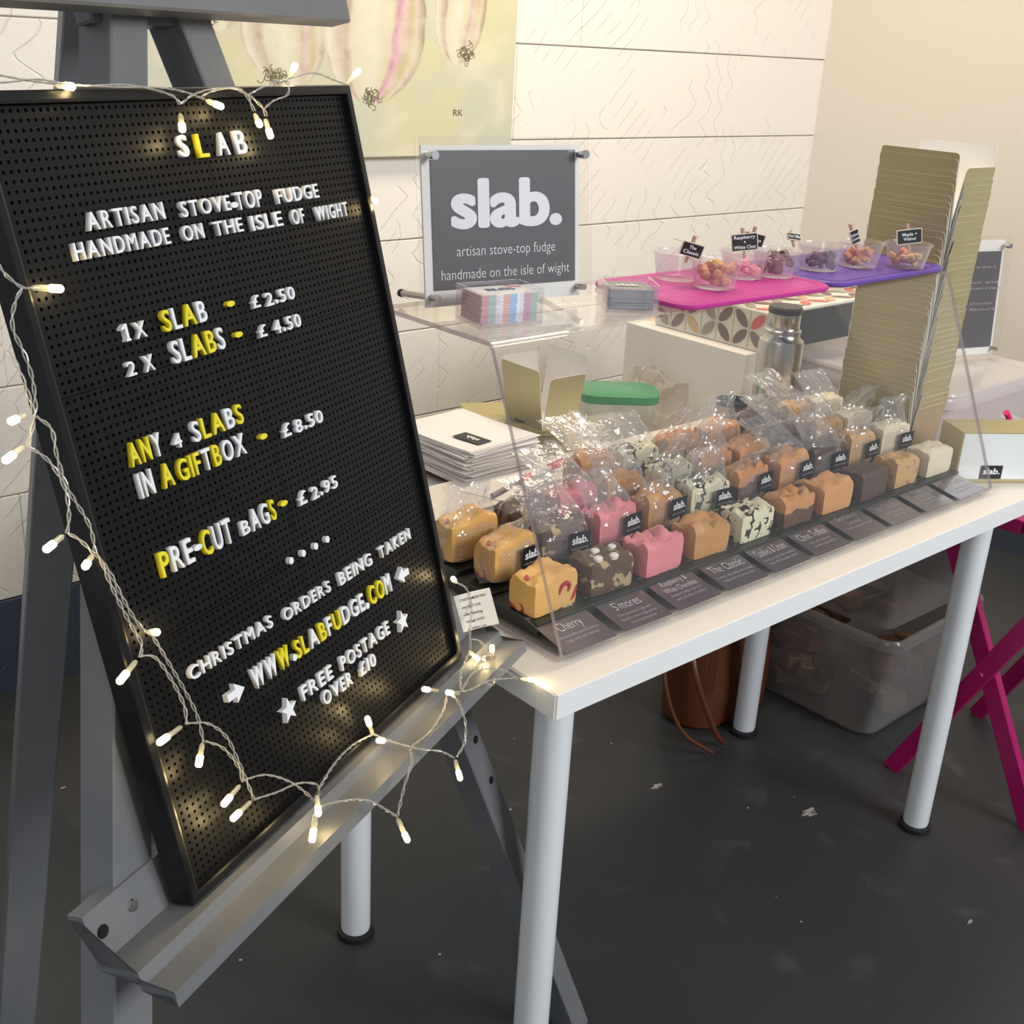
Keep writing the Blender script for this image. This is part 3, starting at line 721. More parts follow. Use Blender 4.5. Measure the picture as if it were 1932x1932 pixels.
PP = [make_pot(*a) for a in POTS]
# pegs with chalkboard labels
def chalk(q, lines, label, c, w, h, rz, tilt, roll):
    """c: board centre offset from pot centre"""
    t = thing('chalkboard_peg', label, 'label', (q.x+c[0], q.y+c[1], ZM+c[2]), 0, 'chalkboard pegs clipped to the pots')
    Rm = Matrix.Rotation(rz, 4, 'Z') @ Matrix.Rotation(tilt, 4, 'X') @ Matrix.Rotation(roll, 4, 'Y'); t.matrix_world = Matrix.Translation(t.location) @ Rm
    def box_xz(a, b, y0, y1, r): 
        l = rr(a, b, r, 0, 3); return [[V((p.x, y, p.y)) for p in l] for y in (y0, y1)]
    MB().loft(box_xz(w, h, .001, -.001, .002)).build('board_rim', M_CREAMEDGE, t)
    MB().loft(box_xz(w-.003, h-.003, -.0008, -.0014, .001)).build('board_face', M_CHALK, t)
    for s in (-1, 1): MB().bar((0, .003, -h*.5-.010), (0, .003+.004*(1+s*.6), h*.5+.008), .004, .002, (1, 0, 0), bev=.0004).build('peg_leg', M_WOOD, t)
    MB().tube([V((.0022*math.cos(a/8*6.28), .005+.0022*math.sin(a/8*6.28), 0)) for a in range(9)], .0004, 4).build('spring', M_STEEL, t)
    for i, l in enumerate(lines):
        z = (len(lines)-1)*.5*.0072-i*.0072-.0022
        lettering(l, t, (0, -.0015, z), (1, 0, 0), (0, 0, 1), min(w*.82, .0036*len(l)), .0052, M_PRINT, .012, center=True, lift=.0003)
chalk(PP[0], ['The', 'Classic'], 'chalkboard peg reading The Classic behind the golden pot', (-.022, .030, .050), .034, .021, -.55, .15, .25)
chalk(PP[1], ['Raspberry', '+', 'White Choc'], 'chalkboard peg reading Raspberry + White Choc above pink pot', (-.002, .002, .052), .041, .026, -.62, -.15, -.13)
chalk(PP[2], ["S'mores"], 'chalkboard peg reading S\'mores behind the dark brown pot', (-.010, .038, .050), .037, .020, -.45, .10, .20)
chalk(PP[3], ['Choc Toffee'], 'small chalkboard peg tilted back over the black pieces pot', (-.030, .033, .048), .026, .013, -.35, -.7, .15)
chalk(PP[4], ['Salted', 'Caramel'], 'narrow chalkboard peg turned sideways at the caramel pot', (-.028, -.004, .050), .016, .024, -.5, .1, -.45)
chalk(PP[5], ['Maple +', 'Walnut'], 'chalkboard peg reading Maple + Walnut on the tan pot', (-.004, .0, .050), .043, .024, -.62, -.12, -.14)

# business card holders
def card_holder(label, A, B, C_, hc, stack_mats, topm, txt, name='card_holder'):
    """A left-back, B front corner, C right (bottom corners of the card stack)"""
    d1 = (B-A); d2 = (C_-B); yaw = math.atan2(d2.y, d2.x); w = d2.length; d = abs(d1.dot(V((-math.sin(yaw), math.cos(yaw), 0))))
    w = max(w, .04); d = max(min(d, .060), .045)
    c = B+V((math.cos(yaw), math.sin(yaw), 0))*w/2+V((-math.sin(yaw), math.cos(yaw), 0))*d/2
    t = thing(name, label, 'card holder', (c.x, c.y, ZT), yaw)
    W_, D_ = w+.010, d+.012
    mb = MB(); mb.box((0, 0, .0015), (W_, D_, .003)); hz = hc+.008
    mb.box((-W_/2+.001, 0, hz/2), (.002, D_, hz)); mb.box((W_/2-.001, 0, hz/2), (.002, D_, hz)); mb.box((0, D_/2-.001, hz/2), (W_, .002, hz))
    mb.box((-W_/2+W_*.16, -D_/2+.001, hz/2), (W_*.30, .002, hz)); mb.box((W_/2-W_*.16, -D_/2+.001, hz/2), (W_*.30, .002, hz)); mb.box((0, -D_/2+.001, hz*.2), (W_, .002, hz*.4))
    mb.build('holder', M_POT2, t)
    return t, w, d, yaw, c
M_POT2 = clear('clear_box', (.97, .96, .97), .05, 1.4, .04, (.85, .80, .82))
def card_stack(t, w, d, c, yaw, n, th, mats, label, grp, topfn):
    for k in range(n):
        dx, dy = random.uniform(-.001, .001), random.uniform(-.001, .001)
        mb = MB()
        if len(mats) > 1:
            segs = len(mats)
            for i in range(segs): mb.box((-w/2+w*(i+.5)/segs, 0, 0), (w/segs, d, th*.92), mi=i)
        else: mb.box((0, 0, 0), (w, d, th*.92))
        o = mb.build('business_card', mats); o.location = (c.x+dx, c.y+dy, ZT+.0035+th*(k+.5)); o.rotation_euler = (0, 0, yaw+random.uniform(-.01, .01))
        tag(o, label.replace('in the stack', '%s from the top of the stack' % ordinal(n-k)) if k < n-1 else label.replace('in the stack', 'topmost in the stack'), 'card', grp)
        if k == n-1: topfn(o)
cm = [mat('card_'+nme, c_, .5) for nme, c_ in (('rose', (.80, .45, .45)), ('mint', (.55, .72, .62)), ('pale', (.86, .80, .82)), ('salmon', (.80, .50, .46)), ('sky', (.42, .58, .78)), ('white', (.86, .84, .86)), ('pink', (.76, .48, .58)), ('sage', (.55, .70, .60)))]
A_, B_, C_ = top(862, 603), top(907, 619), top(1012, 610)
t, w, d, yaw, c = card_holder('clear holder of striped pastel cards at the left of the shelf', A_, B_, C_, .036, cm, None, None)
def topA(o):
    MB().box((0, 0, .0009), (w*.96, d*.94, .0004)).build('printed_face', mat('card_face', (.80, .74, .68), .4), o)
    lettering('BLISS', o, (-w*.22, -.004, .0014), (1, 0, 0), (0, 1, 0), w*.48, .012, mat('navy_print', (.05, .10, .22), .5), 0, bold=.03)
    MB().box((w*.34, d*.30, .0012), (w*.26, d*.10, .0003), Matrix.Rotation(-.6, 3, 'Z')).build('printed_stripe', M_RED, o)
card_stack(t, w, d, c, yaw, 22, .0016, cm, 'striped pastel card in the stack at the left of the shelf', 'pastel cards in the left holder', topA)
A_, B_, C_ = top(1115, 579), top(1190, 590), top(1240, 573)
t, w2, d2, yaw2, c2 = card_holder('clear holder of dark grey cards beside the pink mat', A_, top(1117, 583), top(1193, 590), .026, None, None, None)
yv = -.62; c2 = (top(1115, 579)+top(1240, 573)+top(1190, 590)*1)/3
D.objects.remove(t.children[0]); t.location = (c2.x, c2.y, ZT); t.rotation_euler = (0, 0, yv)
w2, d2 = .058, .058; mb = MB(); hz = .036
for (a_, b_, e_, f_) in ((0, 0, .068, .068),): mb.box((0, 0, .0015), (e_, f_, .003))
for s in (-1, 1): mb.box((s*.034, 0, hz/2), (.002, .070, hz)); 
mb.box((0, .034, hz/2), (.068, .002, hz)); mb.box((-.026, -.034, hz/2), (.018, .002, hz)); mb.box((.026, -.034, hz/2), (.018, .002, hz))
mb.build('holder', M_POT2, t)
M_GREYC = mat('grey_card_edge', (.36, .35, .37), .6)
def topB(o):
    MB().box((0, 0, .0009), (w2*.98, d2*.98, .0004)).build('printed_face', M_SIGNC, o)
    lettering('slab.', o, (0, -.004, .0014), (1, 0, 0), (0, 1, 0), .034, .013, M_PRINT, 0, center=True, bold=.03)
card_stack(t, w2, d2, c2, yv, 16, .0016, [M_GREYC], 'dark grey card in the stack beside the pink mat', 'dark grey cards in the right holder', topB)

# acrylic poster signs
def poster_sign(name, label, loc, rz, lean, w, h, pw, ph, rod=.085, texts=(), zoff=.026):
    t = thing(name, label, 'sign', loc, rz)
    Rm = Matrix.Rotation(-lean, 4, 'X')
    def XF(mb): return mb.xf(Rm)
    XF(MB().box((0, 0, h/2), (w, .005, h), bev=.0012)).build('front_sheet', M_ACR, t)
    XF(MB().box((-.002, .0085, h/2+.000), (w-.026, .003, h-.020))).build('backing_sheet', M_CARDWHITE, t)
    XF(MB().box((0, .0055, zoff+ph/2), (pw, .0008, ph))).build('poster', M_SIGNC, t)
    for s, zz in ((-1, h-.022), (1, h-.022)):
        MB().lathe([(.0052, -.014), (.0056, -.013), (.0056, -.003), (.0045, -.0025), (.0045, .003)], 16).xf(Matrix.Translation((s*(pw/2+.004), 0, zz)) @ Matrix.Rotation(-math.pi/2, 4, 'X')).xf(Rm).build('standoff', M_STEEL, t, True)
    for s in (-1, 1):
        r_ = MB().tube([(s*(pw/2+.004), -.010, .022), (s*(pw/2+.004), rod, .022)], .0042, 12).xf(Rm).build('foot_rod', M_STEELD, t, True)
        MB().tube([(s*(pw/2+.004), rod-.004, .022), (s*(pw/2+.004), rod+.001, .022)], .0052, 12).xf(Rm).build('rod_cap', M_BLKPL, r_, True)
    for (s, x, z, wd, cap, off, mm) in texts:
        o = lettering(s, t, (x, .0048, z), (1, 0, 0), (0, 0, 1), wd, cap, mm, 0 if off > .05 else off, center=True, bold=.045 if off > .05 else 0)
        for v in o.data.vertices: v.co = Rm.to_3x3() @ v.co
    return t
SIGN = dict(loc=(.185, .318, ZT+.0005), rz=-.13, lean=.12)
poster_sign('poster_sign', 'dark poster reading slab. artisan stove-top fudge in a clear stand', SIGN['loc'], SIGN['rz'], SIGN['lean'], .262, .212, .216, .166,
  texts=[('slab.', .002, .106, .160, .058, .075, M_PRINT), ('artisan stove-top fudge', 0, .070, .150, .0135, -.010, M_PRINT), ('handmade on the isle of wight', 0, .042, .196, .0135, -.010, M_PRINT)], zoff=.030)
q = atz(1842, 672, 2*TH-.01+TH+.022)
s2 = poster_sign('poster_sign', 'grey text poster in a clear stand on the tub by the right wall', (q.x-.06, q.y+.0, 2*TH-.01+TH+.0205), -.30, .10, .21, .27, .165, .21, .06,
  texts=[(l, .02, .20-.013*i-(.02 if i > 0 else 0)-(.02 if i > 2 else 0), .10+.02*((i*7) % 3), .0062, 0, M_PRINT2) for i, l in enumerate(['fudge in that is', 'flavour and', 'in Cherries', 'Dark Chocolate', 'silky flavours'])], zoff=.026)

# ================================================================ GOLD CARTON TOWER
def carton_mesh(bw, bd, h, flare, th=.0009, hs=(1, 1, 1, 1), wk=1.0):
    """open carton: base, four splayed panels separate at the corners; slot 0 gold outside, 1 white inside"""
    mb = MB(); mb.box((0, 0, .0006), (bw, bd, .0012), mi=0)
    mb.box((0, 0, .0015), (bw-.002, bd-.002, .0006), mi=1)
    h0 = h
    for (ax, ay, wd, dd, hk) in ((0, -1, bw, bd, hs[0]), (0, 1, bw, bd, hs[1]), (-1, 0, bd, bw, hs[2]), (1, 0, bd, bw, hs[3])):
        h = h0*hk
        o = V((ax, ay, 0)); s = V((-ay, ax, 0)); base = o*dd/2; up = (V((0, 0, 1))*math.cos(flare)+o*math.sin(flare))
        nn = (o*math.cos(flare)-V((0, 0, 1))*math.sin(flare))
        r = .006; prof = [(-wd/2, 0), (wd/2, 0), (wd/2*wk, h-r), (wd/2*wk-r*.3, h-r*.3), (wd/2*wk-r, h), (-wd/2*wk+r, h), (-wd/2*wk+r*.3, h-r*.3), (-wd/2*wk, h-r)]
        out = [base+s*a+up*b for a, b in prof]; inn = [p-nn*th for p in out]; n = len(prof)
        mb.add(out, [tuple(range(n))], 0); mb.add(inn, [tuple(range(n))[::-1]], 1)
        mb.add(out+inn, [(i, n+i, n+(i+1) % n, (i+1) % n) for i in range(n)], 1)
    return mb
cc = V((1.150, .312, TZ+.0005))
cb = carton_mesh(.096, .150, .118, math.radians(6.5), hs=(.80, .80, 1, 1.08))
o = cb.build('gold_carton', [M_GOLD, M_CARDWHITE]); cdata = o.data; D.objects.remove(o)
NCT = 43
for k in range(NCT):
    o = link('gold_carton', cdata, None, cc+V((random.uniform(-.0012, .0012)+.0003*k, random.uniform(-.0012, .0012), .0100*k)), (0, 0, random.uniform(-.010, .010)))
    if k == NCT-1: o.location.y -= .000; lab = 'topmost gold carton of the tall nested tower'
    elif k == 0: lab = 'lowest gold carton of the tall nested tower, on the table'
    else: lab = '%s gold carton from the top of the tall nested tower' % ordinal(NCT-k)
    tag(o, lab, 'carton', 'gold cartons nested in a tall tower')
# closed gold gift boxes + open carton on the bench
ZB = .7205
def gift_box(label, loc, rz, w, d, h, fm=None, sticker=None, cat='gift box'):
    t = thing('gift_box', label, cat, loc, rz)
    MB().box((0, 0, h/2-.002), (w, d, h-.004), bev=.0015).build('box_body', M_GOLDD, t)
    MB().box((0, 0, h-.010), (w+.002, d+.002, .020), bev=.001).build('box_lid', M_GOLD, t)
    return t
g0 = atz(990, 842, ZB+.02)
gift_box('flat closed gold gift box, lower one under the open carton', (g0.x+.02, g0.y+.035, ZB), -.45, .20, .15, .030)
g1 = gift_box('flat closed gold gift box, upper one directly under the open carton', (g0.x+.035, g0.y+.075, ZB+.0305), -.45, .17, .13, .028)
zf = ZB+.0595
q = atz(1025, 815, zf)
oc = thing('gold_carton', 'single open gold carton standing on two flat gold boxes', 'carton', (q.x+.042, q.y+.052, zf), -.02)
carton_mesh(.080, .098, .112, math.radians(9), hs=(.88, 1, 1, 1.12), wk=1.04).build('carton_body', [M_GOLD, M_CARDWHITE], oc)
ss = MB().box((-.0405, .012, .006), (.0006, .026, .010)).build('sticker', M_BLKPL, oc)
# shredded white filler
q = atz(1085, 838, ZB); mb = MB()
for k in range(230):
    a, r = random.uniform(0, 6.3), .060*math.sqrt(random.random()); p = V((r*math.cos(a)*1.2, r*math.sin(a), 0)); hh = .045*(1-(r/.07)**2)*random.random()
    pts = []; an = random.uniform(0, 6.3)
    for i in range(5): pts.append(p+V((math.cos(an)*.006*i, math.sin(an)*.006*i, .003+hh+.003*math.sin(i*2.1+k)))); an += .5
    mb.tube(pts, .0011, 3)
o = mb.build('shredded_filler', M_CARDWHITE); o.location = (q.x+.01, q.y+.03, ZB); tag(o, 'heap of white shredded paper filler beside the flat gold boxes', 'filler'); o['kind'] = 'stuff'
# paper bag stack
zt_ = ZB+.075
pl_, pb_, pr_ = atz(787, 795, zt_), atz(864, 775, zt_), atz(988, 822, zt_)
cpt = (pl_+pr_)/2; ang = math.atan2((pr_-pb_).y, (pr_-pb_).x)
nP = 34
for k in range(nP):
    w_, d_ = .180+random.uniform(-.01, .006), .155+random.uniform(-.006, .01); a = ang+random.uniform(-.09, .09)
    mb = MB(); nx = 6; vs = []; cl = random.uniform(.000, .0025)
    loops = [[V((-w_/2+w_*i/nx, s*d_/2, .0012*(s2_)+cl*((i/nx-.5)*2)**2*(1 if k > 4 else 0))) for i in range(nx+1)] for s, s2_ in ((-1, 0), (1, 0))]
    low = loops[0]+loops[1]; nn_ = nx+1; up_ = [p+V((0, 0, .0013)) for p in low]
    fs = []
    for i in range(nx): fs += [(i, nn_+i, nn_+i+1, i+1), (2*nn_+i, 2*nn_+i+1, 3*nn_+i+1, 3*nn_+i), (i, i+1, 2*nn_+i+1, 2*nn_+i), (nn_+i, 3*nn_+i, 3*nn_+i+1, nn_+i+1)]
    fs += [(0, 2*nn_, 3*nn_, nn_), (nn_-1, 2*nn_-1, 4*nn_-1, 3*nn_-1)]
    mb.add(low+up_, fs); o = mb.build('paper_bag', M_PAPER if k > 2 else M_TAN)
    o.location = (cpt.x+random.uniform(-.006, .006), cpt.y+random.uniform(-.006, .006), ZB+.001+.0021*k); o.rotation_euler = (0, 0, a)
    if k == nP-1: tag(o, 'topmost flat white paper bag with dark sticker, in the stack', 'paper bag', 'flat paper bags in a stack'); topbag = o
    elif k < 3: tag(o, 'brown folder at the bottom of the paper bag stack', 'folder', 'brown folders under the paper bags')
    else: tag(o, '%s flat white paper bag from the top of the stack' % ordinal(nP-k), 'paper bag', 'flat paper bags in a stack')
st = MB().box((.045, -.030, .0042), (.060, .032, .0006), Matrix.Rotation(.05, 3, 'Z')).build('sticker', M_BLKPL, topbag)
lettering('slab.', st, (.060, -.025, .0048), (-1, 0, 0), (0, -1, 0), .030, .012, M_PRINT, 0, bold=.03)
# order sheets, notebook, pens on the table
ZK = TZ
def sheet(name, label, cat, corners, th, z, m, curl=0):
    cs = [V((p.x, p.y, 0)) for p in corners]; c0 = sum(cs, V())/4
    o = MB().loft([[p-c0 for p in cs], [p-c0+V((0, 0, th)) for p in cs]]).build(name, m); o.location = (c0.x, c0.y, z); return tag(o, label, cat)
P4 = [atz(965, 880, ZK), atz(1100, 920, ZK), atz(1190, 835, ZK), atz(1130, 818, ZK+.0)]
A = V((.50, .47, 0)); 
def oriented(c, w, d, a): u_ = V((math.cos(a), math.sin(a), 0)); v_ = V((-math.sin(a), math.cos(a), 0)); return [c-u_*w/2-v_*d/2, c+u_*w/2-v_*d/2, c+u_*w/2+v_*d/2, c-u_*w/2+v_*d/2]
s1 = sheet('order_sheet', 'printed order sheet of dashed lines on the table behind the red pen', 'paper', oriented(V((.600, .505, 0)), .21, .17, .12), .0010, ZK+.0004, M_PAPER)
s0 = sheet('order_sheet', 'blank white sheet lying left of the red pen', 'paper', oriented(V((.42, .53, 0)), .19, .12, .35), .0008, ZK+.0004, M_PAPER)
for i in range(9):
    lettering('-- --- -- --- ---', s1, (-.08+.004*i, .055-.013*i, .0011), (1, .05, 0), (-.05, 1, 0), .15, .003, M_PRINT2)
q = atz(1045, 905, ZK+.01)
nbk = thing('spiral_notebook', 'small white spiral notepad on the table, under the red pen', 'notebook', (q.x-.005, q.y-.01, ZK+.0016), -.35)
MB().box((0, 0, .0065), (.105, .074, .011), bev=.0008).build('page_block', M_CARDWHITE, nbk)
cvr = MB().box((0, 0, .0126), (.106, .075, .0010)).build('cover', M_PAPER, nbk)
for i in range(14):
    x = -.047+.0072*i; MB().tube([(x, .034+.005*math.cos(t_/8*6.28), .008+.0065*math.sin(t_/8*6.28)) for t_ in range(9)], .0006, 4).build('spiral_ring', M_STEEL, nbk)
lettering('Notes', nbk, (-.02, -.012, .0132), (1, 0, 0), (0, 1, 0), .035, .010, M_PRINT2)
qa, qb = atz(985, 905, ZK+.022), atz(1062, 872, ZK+.022)
pen = thing('pen', 'white ballpoint pen with red cap and red grip on notepad', 'pen', (0, 0, 0)); dv = (qb-qa).normalized(); Ln = min((qb-qa).length, .145); qa = qb-dv*Ln
MB().tube([qa+dv*.022, qb-dv*.02], .0052, 12).build('barrel', M_WHITE, pen, True)
MB().tube([qa-V((0,0,.000)), qa+dv*.004, qa+dv*.024], [.0015, .0058, .0058], 12).build('grip', M_RED, pen, True)
MB().tube([qb-dv*.040, qb-dv*.004, qb], [.0060, .0062, .0035], 12).build('cap', M_RED, pen, True)
MB().box((qb+qa)/2+dv*.035+V((0, 0, .0066)), (.045, .004, .0015), dv.to_track_quat('X', 'Z').to_matrix()).build('clip', M_RED, pen)
qa, qb = atz(1068, 915, ZK+.003), atz(1102, 888, ZK+.003); dv = (qb-qa)
pc_ = thing('pencil', 'thin dark pencil lying on the order sheet beside the notepad', 'pencil', (0, 0, 0))
MB().tube([qa, qb-dv*.12], .0022, 6).build('shaft', mat('dark_pencil', (.12, .09, .10), .5), pc_)
MB().tube([qb-dv*.12, qb], [.0022, .0003], 6).build('tip', M_WOOD, pc_)
qa, qb = atz(870, 888, ZB+.0), atz(938, 885, ZB+.0)
qa, qb = V((.33, .50, ZK+.006)), V((.46, .545, ZK+.004)); dv = qb-qa
p2 = thing('pencil', 'grey propelling pencil lying on the blank sheet left of notepad', 'pencil', (0, 0, 0))
MB().tube([qa, qb-dv*.2], .0040, 10).build('shaft', mat('grey_pencil', (.35, .33, .36), .3), p2, True); MB().tube([qb-dv*.2, qb], [.0040, .0004], 10).build('tip', M_STEEL, p2, True)

# thermos and steel cup
M_FLASK = mat('satin_flask_steel', (.55, .53, .50), .22, metal=1)
q = V((1.016, .480, TZ))
th_ = thing('thermos_flask', 'tall stainless steel thermos flask with dark stopper behind the bags', 'flask', q); th_.scale = (1.12, 1.12, 1)
MB().lathe([(.034, 0), (.0375, .003), (.0375, .172), (.0365, .180), (.030, .187), (.029, .193), (.0305, .195), (.0305, .199), (.028, .201), (.027, .205)], 40).build('flask_body', M_FLASK, th_, True)
MB().lathe([(.026, .203), (.027, .205), (.027, .230)], 36).build('neck', M_FLASK, th_, True)
MB().lathe([(.0275, .230), (.0282, .232), (.0282, .240), (.0260, .243)], 36).build('stopper', mat('brown_black_plastic', (.045, .035, .03), .4), th_, True)
q = atz(1388, 838, TZ)
cp = thing('steel_cup', 'small brushed steel cup with dark inside, left of the thermos', 'cup', (q.x, q.y+.02, TZ+.0003))
MB().lathe([(.020, 0), (.024, .002), (.0275, .030), (.0290, .070), (.0295, .078), (.0275, .078), (.027, .070), (.025, .03), (.02, .006)], 36, cap1=True).build('cup_wall', mat('brushed_cup', (.40, .39, .38), .35, metal=.9), cp, True)
MB().lathe([(.0297, .072), (.0304, .076), (.0300, .081), (.0275, .081), (.0268, .072)], 36, cap0=False, cap1=False).build('cup_rim', mat('dark_rubber', (.03, .032, .035), .45), cp, True)
MB().lathe([(.0262, .070), (.0262, .0704)], 32).build('mouth_disc', mat('dark_rubber', (.03, .03, .03), .45), cp)  # flat dark disc across the mouth, just under the rim

# white faced gift box at the table end
q = atz(1826, 912, TZ)
wbx = thing('gift_box', 'gold gift box with glossy white front at the right table end', 'gift box', (q.x+.006, q.y-.005, TZ+.0005), -.52)
bw, bd2, bh2 = .20, .075, .092
wbx.location = (1.158, .088, TZ+.0005); wbx.rotation_euler = (0, 0, -.585)
MB().box((0, 0, bh2/2), (bw, bd2, bh2), bev=.001).build('box_body', M_GOLD, wbx)
MB().box((0, -bd2/2-.0006, bh2/2+.002), (bw-.006, .0012, bh2-.010)).build('front_window', mat('glossy_white_card', (.84, .86, .84), .15, coat=.6), wbx)
stc = MB().box((-.035, -bd2/2-.0022, .020), (.040, .0010, .024)).build('sticker', M_BLKPL, wbx)
lettering('slab.', stc, (-.035, -bd2/2-.0029, .017), (1, 0, 0), (0, 0, 1), .030, .011, M_PRINT, 0, center=True, bold=.035)
# red bow / pouch on the far right
qb = atz(1925, 800, .85)
bow = thing('gift_pouch', 'small clear pouch of red sweets tied with pink ribbon, right edge', 'pouch', (1.365, .175, .655))
MB().lathe([(.02, 0), (.04, .01), (.045, .05), (.03, .09), (.008, .11), (.02, .135)], 14).build('pouch_film', M_BAG, bow, True)
MB().tube([(-.028, 0, .150), (-.01, 0, .135), (0, 0, .112), (.02, -.01, .100)], .006, 8).build('ribbon', mat('hot_pink_ribbon', (.85, .02, .18), .4), bow, True)
for k in range(5): MB().lathe([(.004, 0), (.014, .006), (.014, .016), (.004, .024)], 12, (random.uniform(-.02, .02), random.uniform(-.02, .02), .01+.014*k)).build('sweet', mat('red_sweet', (.6, .05, .10), .3), bow, True)

# ================================================================ EASEL + LETTER BOARD (board frame: u right, v up, n out)
BLp = V((-.4961, -.1143, .7818)); bu = V((.9134, .4072, 0)).normalized(); bv = V((-.0983, .2205, .9704)).normalized(); bn = bu.cross(bv)
BF = Matrix(((bu.x, bv.x, bn.x, BLp.x), (bu.y, bv.y, bn.y, BLp.y), (bu.z, bv.z, bn.z, BLp.z), (0, 0, 0, 1)))
BFi = BF.inverted()
BW, BH = .4572, .6029
def onb(x, y, off=0):
    d = ray(x, y); c = BLp+bn*off; P = CAM+d*((c-CAM).dot(bn)/d.dot(bn)); return BFi @ P     # local (u,v,off)
lb = thing('letter_board', 'black peg letter board listing fudge prices, standing on the easel', 'letter board', BLp); lb.matrix_world = BF
FW, TK = .0085, .022
def frame_bar(a, b, flip):
    return
fr = MB()
# frame: four mitred bars as one ring profile
def ring(w0, h0, z): return [V((w0, h0, z)), V((BW-w0, h0, z)), V((BW-w0, BH-h0, z)), V((w0, BH-h0, z))]
fr.loft([ring(FW, FW, -.0065), ring(FW, FW, -.0005), ring(FW-.002, FW-.002, 0), ring(.0012, .0012, 0), ring(0, 0, -.0012), ring(0, 0, -TK), ring(.02, .02, -TK)], False, False)
fr.build('frame', M_BLACK, lb)
MB().box((BW/2, BH/2, -TK+.002), (BW-.01, BH-.01, .003)).build('backing', M_BLACK, lb)
# peg panels 2 x 3, real holes
PITX, PITY = .0066, .0066
inw, inh = BW-2*FW, BH-2*FW
NX, NY = 2, 3
def peg_panel(w, h, nx, ny):
    mb = MB(); pw, ph = w/nx, h/ny; r = .0015; v = []; f = []; mi = []
    for i in range(nx+1):
        for j in range(ny+1): v.append((i*pw, j*ph, 0))
    cr8 = [(math.cos(math.radians(45*k+22.5-180)), math.sin(math.radians(45*k+22.5-180))) for k in range(8)]
    for i in range(nx):
        for j in range(ny):
            cx_, cy_ = (i+.5)*pw, (j+.5)*ph; k = len(v)
            for a, b_ in cr8: v.append((cx_+a*r, cy_+b_*r, 0))
            for a, b_ in cr8: v.append((cx_+a*r, cy_+b_*r, -.004))
            c0, c1, c2, c3 = i*(ny+1)+j, (i+1)*(ny+1)+j, (i+1)*(ny+1)+j+1, i*(ny+1)+j+1   # bl, br, tr, tl
            # ring order starts at angle -157.5 : k0(-157) k1(-112) k2(-67) k3(-22) k4(22) k5(67) k6(112) k7(157)
            f += [(c0, k+1, k), (c0, c1, k+2, k+1), (c1, k+3, k+2), (c1, c2, k+4, k+3), (c2, k+5, k+4), (c2, c3, k+6, k+5), (c3, k+7, k+6), (c3, c0, k, k+7)]; mi += [0]*8
            for q_ in range(8): f.append((k+q_, k+(q_+1) % 8, k+8+(q_+1) % 8, k+8+q_)); mi.append(1)
            f.append(tuple(k+8+q_ for q_ in range(8))); mi.append(1)
    mb.v = v; mb.f = f; mb.mi = mi; return mb
gap = .0006
pnw, pnh = inw/NX, inh/NY; pdat = None
hx, hy = round(pnw/PITX), round(pnh/PITY)
for i in range(NX):
    for j in range(NY):
        if pdat is None: pdat = peg_panel(pnw-gap, pnh-gap, hx, hy).build('peg_panel', [M_PEG, M_HOLE], lb).data; pp = lb.children[-1]; pp.location = (FW, FW, -.006)
        else: link('peg_panel', pdat, lb, (FW+i*pnw, FW+j*pnh, -.006))
MB().box((BW/2, BH/2, -.012), (inw+.004, inh+.004, .001)).build('panel_backer', M_HOLE, lb)
# letters
GL = {}
def glyph(ch, w, h, yellow):
    k = (ch, round(w, 4), round(h, 4), yellow)
    if k in GL: return GL[k]
    me0, x0, x1, y0, y1 = text_mesh(ch, .0, .075, .014, res=4)
    me = me0.copy(); me.materials.clear(); me.materials.append(M_YEL if yellow else M_WHITE)
    zs = [v.co.z for v in me.vertices]; z0, z1 = min(zs), max(zs)
    full = ch not in '-.'
    for v in me.vertices:
        x = (v.co.x-x0)/(x1-x0)*w
        y = (v.co.y-y0)/(y1-y0)*h if full else (v.co.y-y0)/(y1-y0)*h
        v.co = V((x, y, (v.co.z-z0)/(z1-z0)*.0050))
    GL[k] = me; return me
def one_glyph(w, h):
    P_ = [(.30, 0), (.95, 0), (.95, .12), (.80, .12), (.80, 1), (.55, 1), (.0, .80), (.0, .66), (.45, .74), (.45, .12), (.30, .12)]
    return MB().loft([[V((a*w, b*h, z)) for a, b in P_] for z in (0, .005)])
def nat(ch): m_, a, b, c, d = text_mesh(ch, .0, .075, .014, res=4); return b-a
PLZ = -.0062
def word(s, x0, y0, x1, y1, tx, ty, ypat=''):
    """s at baseline (x0,y0)-(x1,y1) px, top left (tx,ty) px"""
    a = onb(x0, y0, PLZ); b = onb(x1, y1, PLZ); t = onb(tx, ty, PLZ)
    W_ = b.x-a.x; h = t.y-a.y; base = (a.y+b.y)/2; n = len(s)
    if s == '1':
        o = one_glyph(.0078, h).build('letter', M_WHITE, lb); o.location = (a.x, base, PLZ); return
    NW = {c_: (nat(c_) if c_ not in 'I1.' else nat(c_)*1.0) for c_ in s}
    g = .0030 if n > 1 else 0
    tot = sum(NW[c_] for c_ in s); sc = (W_-g*(n-1))/tot; x = a.x
    for i, c_ in enumerate(s):
        wv = NW[c_]*sc; y = (ypat[i] == 'y') if i < len(ypat) else False
        hh, yo = h, 0
        if c_ == '-': hh = .0035; yo = h*.42; 
        if c_ == '.': hh = .0040; wv = min(wv, .0045)
        o = link('letter', glyph(c_, wv, hh, y), lb, (x, base+yo, PLZ))
        if y: o['label'] = 'yellow plastic letter'
        x += NW[c_]*sc+g
